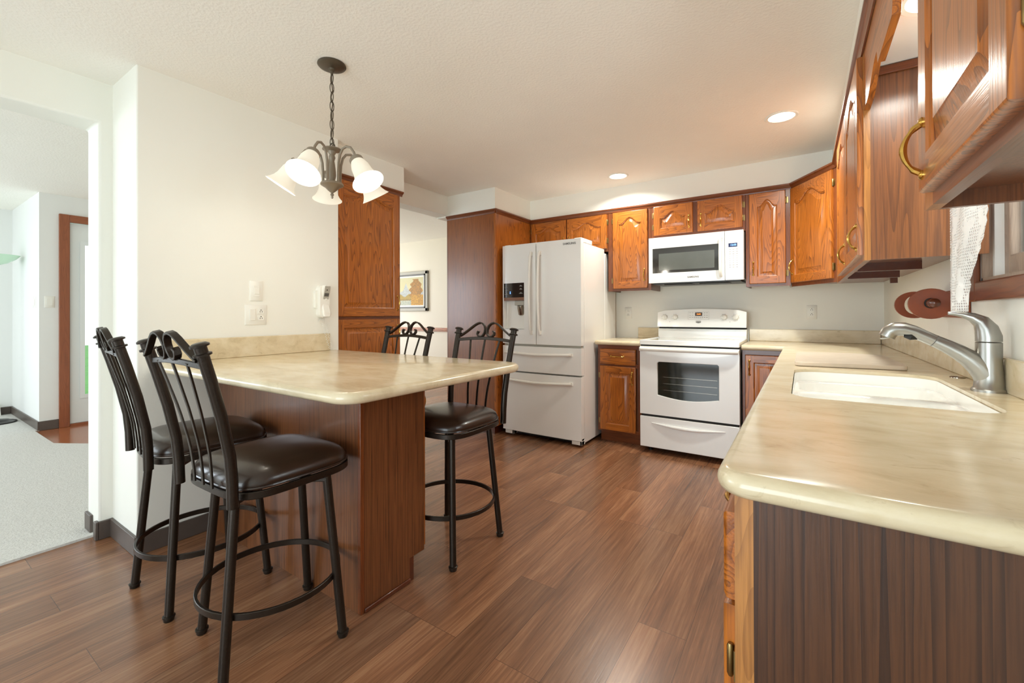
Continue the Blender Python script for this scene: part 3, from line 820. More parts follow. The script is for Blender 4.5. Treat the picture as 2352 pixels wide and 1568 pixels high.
# crown moulding along the tops of the cabinets
def crown(name, p0, p1, nrm, mat, e0=0.0, e1=0.0):
    p0, p1 = Vector(p0), Vector(p1); d = (p1 - p0).normalized(); p0 = p0 - d * e0; p1 = p1 + d * e1
    n = Vector(nrm)
    prof = [(0, 2.185), (0.006, 2.185), (0.008, 2.195), (0.018, 2.207), (0.026, 2.212), (0.026, 2.224), (0, 2.224)]
    mb = MB()
    V = [(p.x + n.x * a, p.y + n.y * a, z) for p in (p0, p1) for a, z in prof]
    k = len(prof); F = [[i, (i + 1) % k, (i + 1) % k + k, i + k] for i in range(k)] + [list(range(k)), list(range(k, 2 * k))]
    mb.add(V, F)
    return struct(name, mb, mat)
crown('trim_2', (-2.50, YS, 0), (-0.066, YS, 0), (0, -1, 0), 'trim_x')
dn = Vector((Vector(P1) - Vector(P0)).y, ) if False else Vector(((Vector(P1) - Vector(P0)).y, -(Vector(P1) - Vector(P0)).x)).normalized()
crown('trim_3', P0 + (0,), P1 + (0,), (dn.x, dn.y, 0), 'trim_x', 0.004, 0.006)
crown('trim_4', (XS, 3.70, 0), (XS, 0.60, 0), (-1, 0, 0), 'trim_y')
crown('trim_5', (-3.13, 3.465, 0), (-2.503, 3.465, 0), (0, -1, 0), 'trim_x', 0.0, 0.02)
crown('trim_6', (-2.503, 3.465, 0), (-2.503, YS, 0), (1, 0, 0), 'trim_y', 0.02, 0.0)
crown('trim_7', (-2.82, 1.90, 0), (-2.82, 2.53, 0), (1, 0, 0), 'trim_y', 0, 0.022)

# ------------------------------------------------------------------ pantry and refrigerator panel
t = thing('pantry_cabinet', 'tall oak pantry cabinet beside the dining room opening', 'cabinet', (-2.97, 2.2, 0))
MB().box(-3.136, -2.84, 1.90, 2.529, 0.1, ZS).box(-3.13, -2.87, 1.90, 2.52, 0, 0.1).build('carcass', 'panel_z', t)
fr = MB().box(-2.84, -2.82, 1.90, 1.94, 0.1, ZS).box(-2.84, -2.82, 2.49, 2.529, 0.1, ZS).box(-2.84, -2.82, 1.94, 2.49, 1.145, 1.19, 1).box(-2.84, -2.82, 1.94, 2.49, 2.15, ZS, 1).box(-2.84, -2.82, 1.94, 2.49, 0.1, 0.14, 1)
fr.build('face_frame', ['trim_z', 'trim_y'], t)
fm = frame_left(-2.82)
d = cab_door(t, fm, 1.915, 2.512, 1.176, 2.185, 0.05, mats=('oak_z', 'oak_y'), rail=0.062)
handle(d, fm, 2.485, 1.285, 0.105, w0=0.02)
d = cab_door(t, fm, 1.915, 2.512, 0.12, 1.155, 0.0, mats=('oak_z', 'oak_y'), rail=0.062)
handle(d, fm, 2.485, 1.045, 0.105, w0=0.02)
t = thing('refrigerator_enclosure', 'tall dark oak panelled enclosure left of the refrigerator', 'cabinet', (-2.82, 3.95, 0))
MB().box(-3.13, -2.523, 3.485, YB - 0.002, 0.09, ZS + 0.012).build('side_panel', 'panel_z', t)
MB().box(-3.13, -2.523, 3.467, 3.485, 0.09, ZS + 0.012).build('front_panel', 'panel_gloss', t)
MB().box(-2.523, -2.503, 3.467, YB - 0.002, 0.09, ZS + 0.012).build('side_panel', 'oak_z', t)
MB().box(-3.136, -3.126, 3.466, 3.49, 0.0, ZS + 0.012).build('corner_bead', 'trim_z', t)
MB().box(-3.12, -2.55, 3.51, YB - 0.01, 0.0, 0.09).build('toe_kick', 'cherry_dark', t)

# ------------------------------------------------------------------ base cabinets
G_B = 'oak base cabinets under the countertops'
YF = 3.85
def base_cab(name, label, x0, x1, has_drawer, dx, hs, z1=ZU):
    t = thing(name, label, 'cabinet', ((x0 + x1) / 2, 4.2, 0), group=G_B)
    MB().box(x0, x1, YF + 0.02, YB - 0.002, 0.105, z1).build('carcass', 'panel_z', t)
    MB().box(x0 + 0.002, x1 - 0.002, YF + 0.07, YB - 0.05, 0.0, 0.105).build('toe_kick', 'trim_x', t)
    fr = MB().box(x0, x0 + 0.035, YF, YF + 0.02, 0.105, z1).box(x1 - 0.035, x1, YF, YF + 0.02, 0.105, z1).box(x0 + 0.035, x1 - 0.035, YF, YF + 0.02, 0.105, 0.14, 1).box(x0 + 0.035, x1 - 0.035, YF, YF + 0.02, z1 - 0.035, z1, 1)
    if has_drawer: fr.box(x0 + 0.035, x1 - 0.035, YF, YF + 0.02, 0.70, 0.735, 1)
    fr.build('face_frame', ['trim_z', 'trim_x'], t)
    fm = frame_back(YF)
    if has_drawer:
        dr = drawer_front(t, fm, dx[0], dx[1], 0.725, 0.868)
        handle(dr, fm, (dx[0] + dx[1]) / 2, 0.80, 0.105, True, w0=0.02)
    d = cab_door(t, fm, dx[0], dx[1], 0.12, 0.71 if has_drawer else 0.868, 0.0)
    hu = dx[1] - 0.03 if hs > 0 else dx[0] + 0.03
    top = 0.71 if has_drawer else 0.868
    handle(d, fm, hu, top - 0.10, 0.10, w0=0.02)
    for kv in (0.2, top - 0.09): hinge(d, fm, dx[0] - 0.003 if hs > 0 else dx[1] + 0.003, kv, 0, -1 if hs > 0 else 1)
base_cab('base_cabinet', 'narrow oak base cabinet with drawer between refrigerator and range', -1.597, -1.180, True, (-1.572, -1.236), 1)
base_cab('base_cabinet', 'oak corner base cabinet right of the range', -0.392, -0.092, False, (-0.372, -0.106), -1)
# run of units along the right wall, the sink unit among them
XF = -0.09
def run_unit(label, y0, y1, fronts, sink=False, end=False):
    t = thing('base_cabinet', label, 'cabinet', (0.22, (y0 + y1) / 2, 0), group=G_B)
    ya = y0 + 0.02 if end else y0 + 0.001
    c = MB()
    if sink:
        c.box(XF + 0.02, -0.055, ya, y1 - 0.001, 0.105, ZU).box(-0.055, XR - 0.002, ya, y1 - 0.001, 0.105, 0.60).box(0.45, XR - 0.002, ya, y1 - 0.001, 0.6, ZU)
    else:
        c.box(XF + 0.02, XR - 0.002, ya, y1 - 0.001, 0.105, ZU)
    c.build('carcass', 'panel_z', t)
    MB().box(XF + 0.07, XR - 0.01, ya, y1 - 0.001, 0.0, 0.105).build('toe_kick', 'trim_y', t)
    if end: MB().box(XF + 0.026, XR - 0.002, y0, y0 + 0.02, 0.0, ZU).build('end_panel', 'walnut_z', t)
    fr = MB()
    if end: fr.box(XF, XF + 0.026, y0, y0 + 0.046, 0.105, ZU)
    else: fr.box(XF, XF + 0.02, ya, y0 + 0.025, 0.105, ZU)
    s0 = y0 + (0.046 if end else 0.025)
    fr.box(XF, XF + 0.02, y1 - 0.025, y1 - 0.001, 0.105, ZU)
    for z0, z1 in ((0.105, 0.14), (0.70, 0.735), (ZU - 0.035, ZU)): fr.box(XF, XF + 0.02, s0, y1 - 0.025, z0, z1, 1)
    fr.build('face_frame', ['edge_z', 'trim_y'], t)
    fm = frame_right(XF)
    for a, b_ in fronts:
        dr = drawer_front(t, fm, -b_, -a, 0.727, 0.868, ('oak_y',))
        handle(dr, fm, -(a + b_) / 2, 0.80, 0.105, True, w0=0.02)
        d = cab_door(t, fm, -b_, -a, 0.12, 0.718, 0.0, mats=('oak_z', 'oak_y'))
        handle(d, fm, -(b_ - 0.03), 0.62, 0.10, w0=0.02)
        for kv in (0.2, 0.632): hinge(d, fm, -(a - 0.004), kv, 0.002, 1)
run_unit('base cabinet at the end of the sink counter, with a broad dark oak end panel', 0.764, 1.31, ((0.785, 1.295),), end=True)
run_unit('wide oak base cabinet directly under the sink', 1.31, 2.38, ((1.325, 1.84), (1.86, 2.365)), sink=True)
run_unit('oak base cabinet beyond the sink, under the cutting board', 2.38, 3.02, ((2.395, 3.005),))
run_unit('oak base cabinet in the counter run, nearest the inner corner', 3.02, 3.66, ((3.035, 3.63),))
t = thing('base_cabinet', 'blind oak base unit filling the corner under the counter', 'cabinet', (0.22, 4.0, 0), group=G_B)
MB().box(XF + 0.02, XR - 0.002, 3.661, YB - 0.002, 0.0, ZU).build('carcass', 'panel_z', t)
MB().box(XF, XF + 0.02, 3.661, 3.849, 0.105, ZU).build('filler_stile', 'trim_z', t)

# countertops
onwall = lambda a, b: (abs(a[0] - b[0]) < 1e-4 and a[0] > XR - 0.03) or (abs(a[1] - b[1]) < 1e-4 and a[1] > YB - 0.03)
wx, wy = XR - 0.002, YB - 0.002
poly = rounded([(-0.118, 0.742, 0.05), (wx, 0.742, 0), (wx, wy, 0), (-0.395, wy, 0), (-0.395, 3.808, 0), (-0.118, 3.808, 0.006)], 8)
hole = rounded([(-0.03, 1.53, 0.07), (0.425, 1.53, 0.07), (0.425, 2.33, 0.10), (-0.03, 2.33, 0.10)], 8)
slab(MB(), poly, ZU, ZT, 0.019, lambda a, b: onwall(a, b) or (abs(a[0] + 0.395) < 1e-4 and abs(b[0] + 0.395) < 1e-4), hole).build('countertop', 'counter', None)
tag(bpy.data.objects['countertop'], 'long L-shaped beige countertop with the sink cut into it', 'countertop')
poly = rounded([(-1.619, 3.808, 0.02), (-1.176, 3.808, 0), (-1.176, wy, 0), (-1.619, wy, 0)], 6)
o = slab(MB(), poly, ZU, ZT, 0.019, lambda a, b: onwall(a, b) or (abs(a[0] + 1.176) < 1e-4 and abs(b[0] + 1.176) < 1e-4)).build('countertop', 'counter', None)
tag(o, 'short beige countertop between refrigerator and range', 'countertop')
poly = rounded([(XP + 0.002, 0.826, 0.0), (-1.162, 0.826, 0.09), (-1.162, 1.885, 0.12), (XP + 0.002, 1.885, 0.0)], 10)
o = slab(MB(), poly, ZU, ZT, 0.019, lambda a, b: abs(a[0] - b[0]) < 1e-4 and a[0] < XP + 0.01).build('countertop', 'counter', None)
tag(o, 'glossy beige peninsula countertop with rounded corners surrounded by stools', 'countertop')
def splash(label, bx):
    o = MB().box(*bx).build('backsplash', 'counter', None, 0.004)
    tag(o, label, 'backsplash', 'low beige backsplash strips')
splash('low beige backsplash strip left of the range', (-1.40, -1.175, YB - 0.02, YB - 0.002, ZT, 1.05))
splash('low beige backsplash strip between range and corner', (-0.395, XR - 0.021, YB - 0.02, YB - 0.002, ZT, 1.05))
splash('long low beige backsplash strip behind the faucet', (XR - 0.02, XR - 0.002, 0.744, YB - 0.021, ZT, 1.05))
splash('low beige backsplash strip under the wall telephone', (XP + 0.002, XP + 0.02, 0.90, 1.818, ZT, 1.062))

# peninsula base
t = thing('peninsula_cabinet', 'oak peninsula base carrying the stool countertop', 'cabinet', (-2.1, 1.28, 0))
MB().box(XP + 0.014, -1.475, 1.115, 1.45, 0.105, ZU).box(XP + 0.014, -1.475, 1.115, 1.36, 0.0, 0.105).build('carcass', 'panel_z', t)
MB().box(XP + 0.014, -1.475, 1.103, 1.115, 0.0, ZU).build('back_panel', 'pen_z', t)
MB().prism([(1.104, 0), (1.36, 0), (1.36, 0.105), (1.45, 0.105), (1.45, ZU), (1.104, ZU)], lambda u, v, w: (w, u, v), -1.475, -1.459).build('end_panel', 'pen_z', t)
MB().box(-1.475, -1.456, 1.100, 1.118, 0, ZU).build('corner_bead', 'trim_z', t, 0.002)
MB().box(-1.459, -1.449, 1.118, 1.36, 0, 0.02).build('shoe_moulding', 'cherry_dark', t, 0.004)
MB().box(-1.475, -1.46, 1.36, 1.385, 0, 0.105).build('toe_kick', 'cherry_dark', t)
fm = frame_far(1.45)
for a, b_ in ((-2.70, -2.29), (-2.28, -1.88), (-1.87, -1.468)):
    d = cab_door(t, fm, -b_, -a, 0.12, 0.89, 0.0)
    handle(d, fm, -(b_ - 0.03), 0.78, 0.1, w0=0.02)

# ------------------------------------------------------------------ sink, faucet, board, hole cover
t = thing('sink', 'cream double-bowl sink set into the long countertop', 'sink', (0.2, 1.93, 0.75))
def bowl(loop_o, z_top, z_bot, tilt=0.03, rb=0.05, fil=0.0):
    mb = MB(); lev = [(0.0, z_top)] if not fil else [(-fil, z_top), (-fil * 0.62, z_top - fil * 0.08), (-fil * 0.3, z_top - fil * 0.3), (-fil * 0.08, z_top - fil * 0.62), (0, z_top - fil)]
    lev += [(tilt * 0.6, z_bot + rb)]
    for k in range(1, 6):
        a = PI / 2 * k / 5; lev.append((tilt * 0.6 + rb * (1 - math.cos(a)), z_bot + rb * (1 - math.sin(a))))
    n = len(loop_o); V = []; F = []
    for d_, z in lev: V += [(x, y, z) for x, y in inset_loop(loop_o, d_)]
    for i in range(len(lev) - 1):
        for k in range(n): F.append([i * n + k, i * n + (k + 1) % n, (i + 1) * n + (k + 1) % n, (i + 1) * n + k])
    F.append([(len(lev) - 1) * n + k for k in range(n)])
    mb.add(V, F); return mb
zd = 0.893
lo = rounded([(-0.012, 1.548, 0.055), (0.407, 1.548, 0.055), (0.407, 1.984, 0.055), (-0.012, 1.984, 0.055)], 8)
hi = rounded([(-0.012, 2.024, 0.055), (0.407, 2.024, 0.055), (0.407, 2.312, 0.085), (-0.012, 2.312, 0.085)], 8)
mbo = bowl(inset_loop(hole, 0.0025), ZT - 0.012, zd - 0.02, 0.0, 0.0005)
mbo.f = mbo.f[:-1]; mbo.m = mbo.m[:-1]
mbo.build('rim', 'sink', t)
for nm, lp, zb in (('bowl', lo, 0.745), ('bowl', hi, 0.765)):
    bowl(lp, zd, zb, fil=0.012).build(nm, 'sink', t)
ld = MB()
def plate_with_hole(out, inn):
    al = out + inn
    tr = tessellate_polygon([[Vector((x, y, 0)) for x, y in out], [Vector((x, y, 0)) for x, y in inn]])
    ld.add([(x, y, zd) for x, y in al], [list(a) for a in tr])
ym = 2.004
plate_with_hole(rounded([(-0.030, 1.530, 0.07), (0.425, 1.530, 0.07), (0.425, ym, 0), (-0.030, ym, 0)], 8), inset_loop(lo, -0.012))
plate_with_hole(rounded([(-0.030, ym, 0), (0.425, ym, 0), (0.425, 2.330, 0.10), (-0.030, 2.330, 0.10)], 8), inset_loop(hi, -0.012))
ld.build('divider', 'sink', t)

t = thing('faucet', 'brushed nickel pull-out kitchen faucet behind the sink', 'faucet', (0.483, 1.95, ZT))
cx, cyf = 0.483, 1.95
MB().lathe([(0.040, 0), (0.040, 0.007), (0.035, 0.013), (0.032, 0.05), (0.030, 0.10), (0.030, 0.152), (0.028, 0.154)], (cx, cyf, ZT), (0, 0, 1), 32).build('body', 'nickel', t)
sp = [(cx, 0.955), (0.4815, 0.975), (0.475, 0.998), (0.461, 1.022), (0.441, 1.044), (0.416, 1.064), (0.388, 1.082), (0.36, 1.098)]
MB().tube([(x, cyf, z) for x, z in sp], [0.028, 0.0305, 0.031, 0.0305, 0.028, 0.0245, 0.0215, 0.0195], 24).build('spout', 'nickel', t)
sp = [(0.359, 1.0985), (0.335, 1.112), (0.31, 1.126), (0.285, 1.135), (0.262, 1.135), (0.247, 1.124), (0.240, 1.108)]
hd = MB().tube([(x, cyf, z) for x, z in sp], [0.0195, 0.02, 0.0212, 0.0226, 0.0238, 0.024, 0.0235], 20).build('spray_head', 'nickel', t)
MB().tube([(0.3605, cyf, 1.0977), (0.3585, cyf, 1.0989)], 0.0200, 20).build('seam', 'dark_mark', hd)
MB().tube([(0.318, cyf - 0.008, 1.104), (0.30, cyf - 0.012, 1.110), (0.283, cyf - 0.010, 1.112)], [0.003, 0.011, 0.004], 10).build('spray_button', 'black', hd)
MB().lathe([(0.017, 0), (0.015, 0.004), (0.0, 0.004)], (0.2385, cyf, 1.1065), (0.25, 0, -1), 20).build('aerator', 'grey_plastic', hd)
hp = [(cx, 1.1), (cx, 1.115), (0.478, 1.14), (0.466, 1.162), (0.447, 1.176), (0.425, 1.184), (0.405, 1.188), (0.392, 1.188)]
MB().tube([(x, cyf, z) for x, z in hp], [0.030, 0.030, 0.027, 0.021, 0.014, 0.009, 0.0075, 0.005], 20).build('lever_handle', 'nickel', t)

o = MB()
bp = rounded([(-0.03, 2.42, 0.03), (0.375, 2.46, 0.025), (0.36, 3.15, 0.16), (-0.03, 3.04, 0.08)], 8)
slab(o, bp, ZT + 0.001, ZT + 0.020, 0.004)
tag(o.build('cutting_board', 'board', None), 'beige stone sink-cutout cutting board lying beyond the sink', 'cutting board')
o = MB().lathe([(0.022, 0.0), (0.022, 0.003), (0.019, 0.005), (0.004, 0.005), (0.004, 0.0045), (0, 0.0045)], (0.488, 2.305, ZT), (0, 0, 1), 28)
tag(o.build('sink_hole_cover', 'chrome', None), 'small round metal hole cover on the counter by the faucet', 'hole cover')

# ------------------------------------------------------------------ refrigerator
t = thing('refrigerator', 'white french-door refrigerator with water dispenser and two drawers', 'refrigerator', (-2.05, 4.0, 0))
fx0, fx1, fyf = -2.468, -1.626, 3.54
MB().box(fx0 + 0.006, fx1 - 0.002, 3.615, 4.10, 0.03, 1.83).box(fx0 + 0.006, fx1 - 0.002, 4.10, 4.40, 0.03, 1.79).build('cabinet_body', 'white_app', t, 0.006)
MB().box(fx0 + 0.02, fx1 - 0.02, 3.60, 3.615, 0.06, 1.82).build('door_gasket', 'grey_plastic', t)
def bowed(x0, x1, z0, z1, y, depth, bow=0.012, seg=10, mb=None):
    """door block with gently bowed front over the full refrigerator width"""
    mb = mb or MB(); mid = (fx0 + fx1) / 2; hw = (fx1 - fx0) / 2
    pr = []
    for k in range(seg + 1):
        x = x0 + (x1 - x0) * k / seg
        pr.append((x, y + bow * ((x - mid) / hw) ** 2))
    pr += [(x1, y + depth), (x0, y + depth)]
    mb.prism(pr, lambda u, v, w: (u, v, w), z0, z1)
    return mb
def dy(x):
    return fyf - 0.012 + 0.012 * ((x - (fx0 + fx1) / 2) / ((fx1 - fx0) / 2)) ** 2
yb = fyf - 0.012
xm = -2.078
hx0, hx1, hz0, hz1 = -2.452, -2.213, 1.045, 1.345
ld = MB()
bowed(fx0, hx0, 0.905, 1.862, yb, 0.072, mb=ld); bowed(hx1, xm - 0.004, 0.905, 1.862, yb, 0.072, mb=ld)
bowed(hx0, hx1, 0.905, hz0, yb, 0.072, mb=ld); bowed(hx0, hx1, hz1, 1.862, yb, 0.072, mb=ld)
ld.box(hx0, hx1, yb + 0.062, yb + 0.072, hz0, hz1)
dL = ld.build('door', 'white_app', t, 0.0)
MB().prism([(hx0 + 0.002, hz0 + 0.003), (hx1 - 0.002, hz0 + 0.003), (hx1 - 0.002, hz1), (hx0 + 0.002, hz1)], lambda u, v, w: (u, yb + 0.058 - 0.02 * max(0, (1.14 - v)) / 0.1 + w, v), 0, 0.003).build('dispenser_recess', 'white_plastic', dL)
dp = MB(); bowed(hx0, hx1, 1.352, 1.492, yb - 0.003, 0.01, mb=dp)
panel = dp.build('dispenser_panel', 'black_glass', dL)
st = MB(); bowed(hx0, hx1, 1.322, 1.352, yb - 0.003, 0.03, mb=st); st.build('dispenser_strip', 'rust_strip', dL)
MB().box(-2.33, -2.222, yb + 0.012, yb + 0.058, 1.275, 1.322).build('dispenser_housing', 'grey_plastic', dL, 0.006)
MB().lathe([(0.03, 0), (0.034, 0.03), (0.032, 0.09), (0.024, 0.098)], (-2.275, yb + 0.035, 1.277), (0, 0.25, -1), 20).build('dispenser_nozzle', 'chrome', dL)
ic = MB()
for (px, pz, w_) in ((-2.422, 1.455, 0.028), (-2.422, 1.424, 0.026), (-2.422, 1.385, 0.034), (-2.248, 1.46, 0.032), (-2.248, 1.43, 0.03), (-2.248, 1.39, 0.04)):
    y_ = dy(px) - 0.0052
    ic.box(px - w_ / 2, px + w_ / 2, y_, y_ + 0.003, pz - 0.003, pz + 0.002).box(px - w_ / 4, px + w_ / 4, y_, y_ + 0.003, pz + 0.004, pz + 0.009)
ic.build('dispenser_icons', 'mark', dL)
y_ = dy(-2.372) - 0.0052
MB().box(-2.383, -2.361, y_ + 0.0002, y_ + 0.004, 1.383, 1.415).build('dispenser_display', 'clock_back', dL)
MB().box(-2.378, -2.366, y_ - 0.0004, y_ + 0.003, 1.388, 1.394).box(-2.376, -2.368, y_ - 0.0004, y_ + 0.003, 1.396, 1.403).box(-2.378, -2.366, y_ - 0.0004, y_ + 0.003, 1.405, 1.410).build('dispenser_light', 'blue_led', dL)
dR = bowed(xm + 0.004, fx1, 0.905, 1.862, yb, 0.072).build('door', 'white_app', t, 0.004)
text_mesh('brand_lettering', 'SAMSUNG', 0.026, (-1.735, dy(-1.735) - 0.001, 1.822), (1, 0.02, 0), (0, 0, 1), 'dark_mark', dR, space=1.1, bold=0.0006)
def bar(mb, pts, sect): mb.tube(pts, 0.01, sect=sect, upv=(0, 1, 0)); return mb
for dd, hx in ((dL, -2.125), (dR, -2.032)):
    pts = []
    for k in range(17):
        s_ = k / 16; z = 1.0 + 0.775 * s_
        off = 0.016 + 0.040 * math.sin(PI * s_) ** 0.45
        pts.append((hx, dy(hx) - off, z))
    h = MB(); h.tube(pts, 0.0125, 14)
    h.box(hx - 0.011, hx + 0.011, dy(hx) - 0.02, dy(hx) + 0.004, 1.0, 1.035).box(hx - 0.011, hx + 0.011, dy(hx) - 0.02, dy(hx) + 0.004, 1.74, 1.775)
    h.build('handle', 'white_plastic', dd)
for z0, z1, hz in ((0.642, 0.884, 0.822), (0.062, 0.627, 0.562)):
    dr = bowed(fx0, fx1, z0, z1, yb, 0.072).build('drawer', 'white_app', t, 0.004)
    pts = []
    for k in range(21):
        s_ = k / 20; x = -2.43 + 0.71 * s_
        pts.append((x, dy(x) - 0.014 - 0.038 * math.sin(PI * s_) ** 0.4, hz - 0.012 + 0.012 * abs(2 * s_ - 1)))
    h = MB().tube(pts, 0.0135, 14)
    for xx in (-2.43, -1.72): h.box(xx - 0.016, xx + 0.016, dy(xx) - 0.018, dy(xx) + 0.004, hz - 0.012, hz + 0.014)
    h.build('handle', 'white_plastic', dr)
MB().box(fx0 + 0.01, fx1 - 0.01, yb + 0.03, yb + 0.07, 0.885, 0.904).build('door_seam', 'grey_plastic', t)
MB().box(fx1 - 0.075, fx1 - 0.003, fyf + 0.02, 3.80, 1.83, 1.872).build('hinge_cover', 'white_plastic', t, 0.006)
MB().box(fx0 + 0.01, fx0 + 0.08, fyf + 0.02, 3.80, 1.83, 1.872).build('hinge_cover', 'white_plastic', t, 0.006)
MB().box(fx0 + 0.02, fx1 - 0.02, 3.63, 4.38, 0.012, 0.05).build('base_grille', 'black', t)
for x in (fx0 + 0.07, fx1 - 0.05):
    MB().box(x - 0.05, x + 0.05, 3.55, 3.62, 0.022, 0.06).box(x + 0.03, x + 0.05, 3.55, 3.60, 0.022, 0.08).build('foot_bracket', 'white_plastic', t, 0.003)
for x in (fx0 + 0.06, fx1 - 0.06):
    for y in (3.66, 4.33): MB().lathe([(0.02, 0), (0.02, 0.02)], (x, y, 0.0), (0, 0, 1), 12).build('roller', 'black', t)

# ------------------------------------------------------------------ range
t = thing('range', 'white electric range with oven window and rear control panel', 'range', (-0.786, 4.1, 0))
rx0, rx1, ryf = -1.172, -0.400, 3.749
MB().box(rx0 + 0.006, rx1 - 0.006, ryf + 0.06, 4.41, 0.06, 0.92).build('body', 'white_app', t, 0.003)
for x in (rx0 + 0.06, rx1 - 0.06):
    for y in (3.86, 4.36): MB().lathe([(0.018, 0), (0.018, 0.008), (0.01, 0.01), (0.01, 0.06)], (x, y, 0), (0, 0, 1), 12).build('foot', 'black', t)
ck = MB().box(rx0, rx1, ryf, ryf + 0.03, 0.925, 0.966).box(rx0, rx0 + 0.022, ryf + 0.03, 4.33, 0.925, 0.966).box(rx1 - 0.022, rx1, ryf + 0.03, 4.33, 0.925, 0.966).box(rx0, rx1, 4.30, 4.36, 0.925, 0.966)
ck.box(rx0 + 0.02, rx1 - 0.02, ryf + 0.025, 4.32, 0.925, 0.940)
ck.build('cooktop_frame', 'white_app', t, 0.005)
MB().box(rx0 + 0.022, rx1 - 0.022, ryf + 0.03, 4.30, 0.940, 0.959).build('glass_cooktop', 'cook_glass', t)
MB().box(rx0 + 0.004, rx1 - 0.004, ryf + 0.02, ryf + 0.06, 0.912, 0.926).build('cooktop_gap', 'gap', t)
# oven door with shaped window
d0, d1, dz0, dz1 = rx0 + 0.002, rx1 - 0.002, 0.332, 0.912
fmr = frame_back(ryf + 0.06)
wx0, wx1, wz0, wz1 = -1.025, -0.545, 0.500, 0.785
win = rounded([(wx0, wz0, 0.02), (wx1, wz0, 0.02), (wx1, wz1, 0.016), (wx0, wz1, 0.016)], 5)
win2 = []
for u, v in win:
    s_ = (u - wx0) / (wx1 - wx0)
    win2.append((u, v - (0.028 * math.sin(PI * s_) if v < wz0 + 0.03 else 0)))
bot = []
def win_loop():
    L = []
    for k in range(25):
        s_ = k / 24; u = wx0 + (wx1 - wx0) * s_; L.append((u, wz0 + 0.012 * 0 - 0.030 * math.sin(PI * s_)))
    return L + [(wx1, wz1 - 0.012), (wx1 - 0.012, wz1), (wx0 + 0.012, wz1), (wx0, wz1 - 0.012)]
wl_ = win_loop()
od = MB()
outer = [(d0, dz0), (d1, dz0), (d1, dz1), (d0, dz1)]
loops = [[Vector((u, v, 0)) for u, v in outer], [Vector((u, v, 0)) for u, v in wl_]]
allp = outer + wl_
trs = tessellate_polygon(loops)
V = [fmr(u, v, 0.058) for u, v in allp]; od.add(V, [list(a) for a in trs])
nW = len(wl_)
V = [fmr(u, v, 0.058) for u, v in wl_] + [fmr(u, v, 0.046) for u, v in inset_loop(wl_, 0.004)]
od.add(V, [[k, (k + 1) % nW, (k + 1) % nW + nW, k + nW] for k in range(nW)])
V = [fmr(u, v, 0.058) for u, v in outer] + [fmr(u, v, 0.0) for u, v in outer]
od.add(V, [[k, (k + 1) % 4, (k + 1) % 4 + 4, k + 4] for k in range(4)] + [[4, 5, 6, 7]])
door = od.build('oven_door', 'white_app', t)
gl = MB(); gl.prism(inset_loop(wl_, 0.003), fmr, 0.040, 0.047); g_ = gl.build('oven_window', 'oven_glass', door)
rk = MB()
for z in (0.655, 0.60, 0.545): rk.box(wx0 + 0.05, wx1 - 0.015, ryf + 0.0125, ryf + 0.0135, z, z + 0.0022)
rk.build('oven_rack', 'chrome', door)
h = MB()
pts = [(rx0 + 0.012 + (rx1 - rx0 - 0.024) * k / 20, ryf - 0.012 - 0.022 * math.sin(PI * k / 20) ** 0.35, 0.888) for k in range(21)]
h.tube(pts, 0.017, 14)
for x in (rx0 + 0.022, rx1 - 0.022): h.box(x - 0.02, x + 0.02, ryf - 0.02, ryf + 0.004, 0.872, 0.904)
h.build('door_handle', 'white_plastic', door)
# storage drawer with a swooping grip
dr = MB(); dr.box(rx0 + 0.002, rx1 - 0.002, ryf, ryf + 0.06, 0.052, 0.312)
sw = []
for k in range(21):
    s_ = k / 20; sw.append((rx0 + 0.10 + (rx1 - rx0 - 0.2) * s_, ryf - 0.001 - 0.010 * math.sin(PI * s_), 0.262 - 0.018 * math.sin(PI * s_)))
dw_ = dr.build('drawer', 'white_app', t, 0.004)
MB().tube(sw, [0.003 + 0.012 * math.sin(PI * k / 20) for k in range(21)], 10).build('drawer_grip', 'white_app', dw_)
MB().box(rx0 + 0.01, rx1 - 0.01, ryf + 0.012, ryf + 0.06, 0.312, 0.332).build('drawer_gap', 'gap', t)
# back guard and console
bgd = MB().box(rx0 + 0.006, rx1 - 0.004, 4.315, 4.40, 0.962, 1.048).build('back_guard', 'white_app', t, 0.004)
MB().box(rx0 + 0.012, rx1 - 0.01, 4.33, 4.42, 1.046, 1.066).build('vent_slot', 'gap', t)
cs = []
c0, c1, cz = rx0 + 0.006, rx1 - 0.004, 1.064
for k in range(13):
    s_ = k / 12; cs.append((c1 - (c1 - c0) * s_, 1.214 + 0.018 * math.sin(PI * s_) ** 0.8 + (-0.012 if k in (0, 12) else 0)))
ctl = [(c0, cz), (c1, cz)] + cs
csl = MB()
tilt = lambda v: 4.285 + (v - cz) * 0.14
csl.prism(ctl, lambda u, v, w: (u, tilt(v) + (0.075 - (v - cz) * 0.14) * (1 - w), v), 0, 1)
con = csl.build('control_console', 'white_app', t, 0.008)
CU = Vector((1, 0, 0)); CV = Vector((0, 0.14, 1)).normalized(); CN = Vector((0, -1, 0.14)).normalized()
def onc(u, v, w=0.0): return (u + CN.x * w, tilt(v) + CN.y * w, v + CN.z * w)
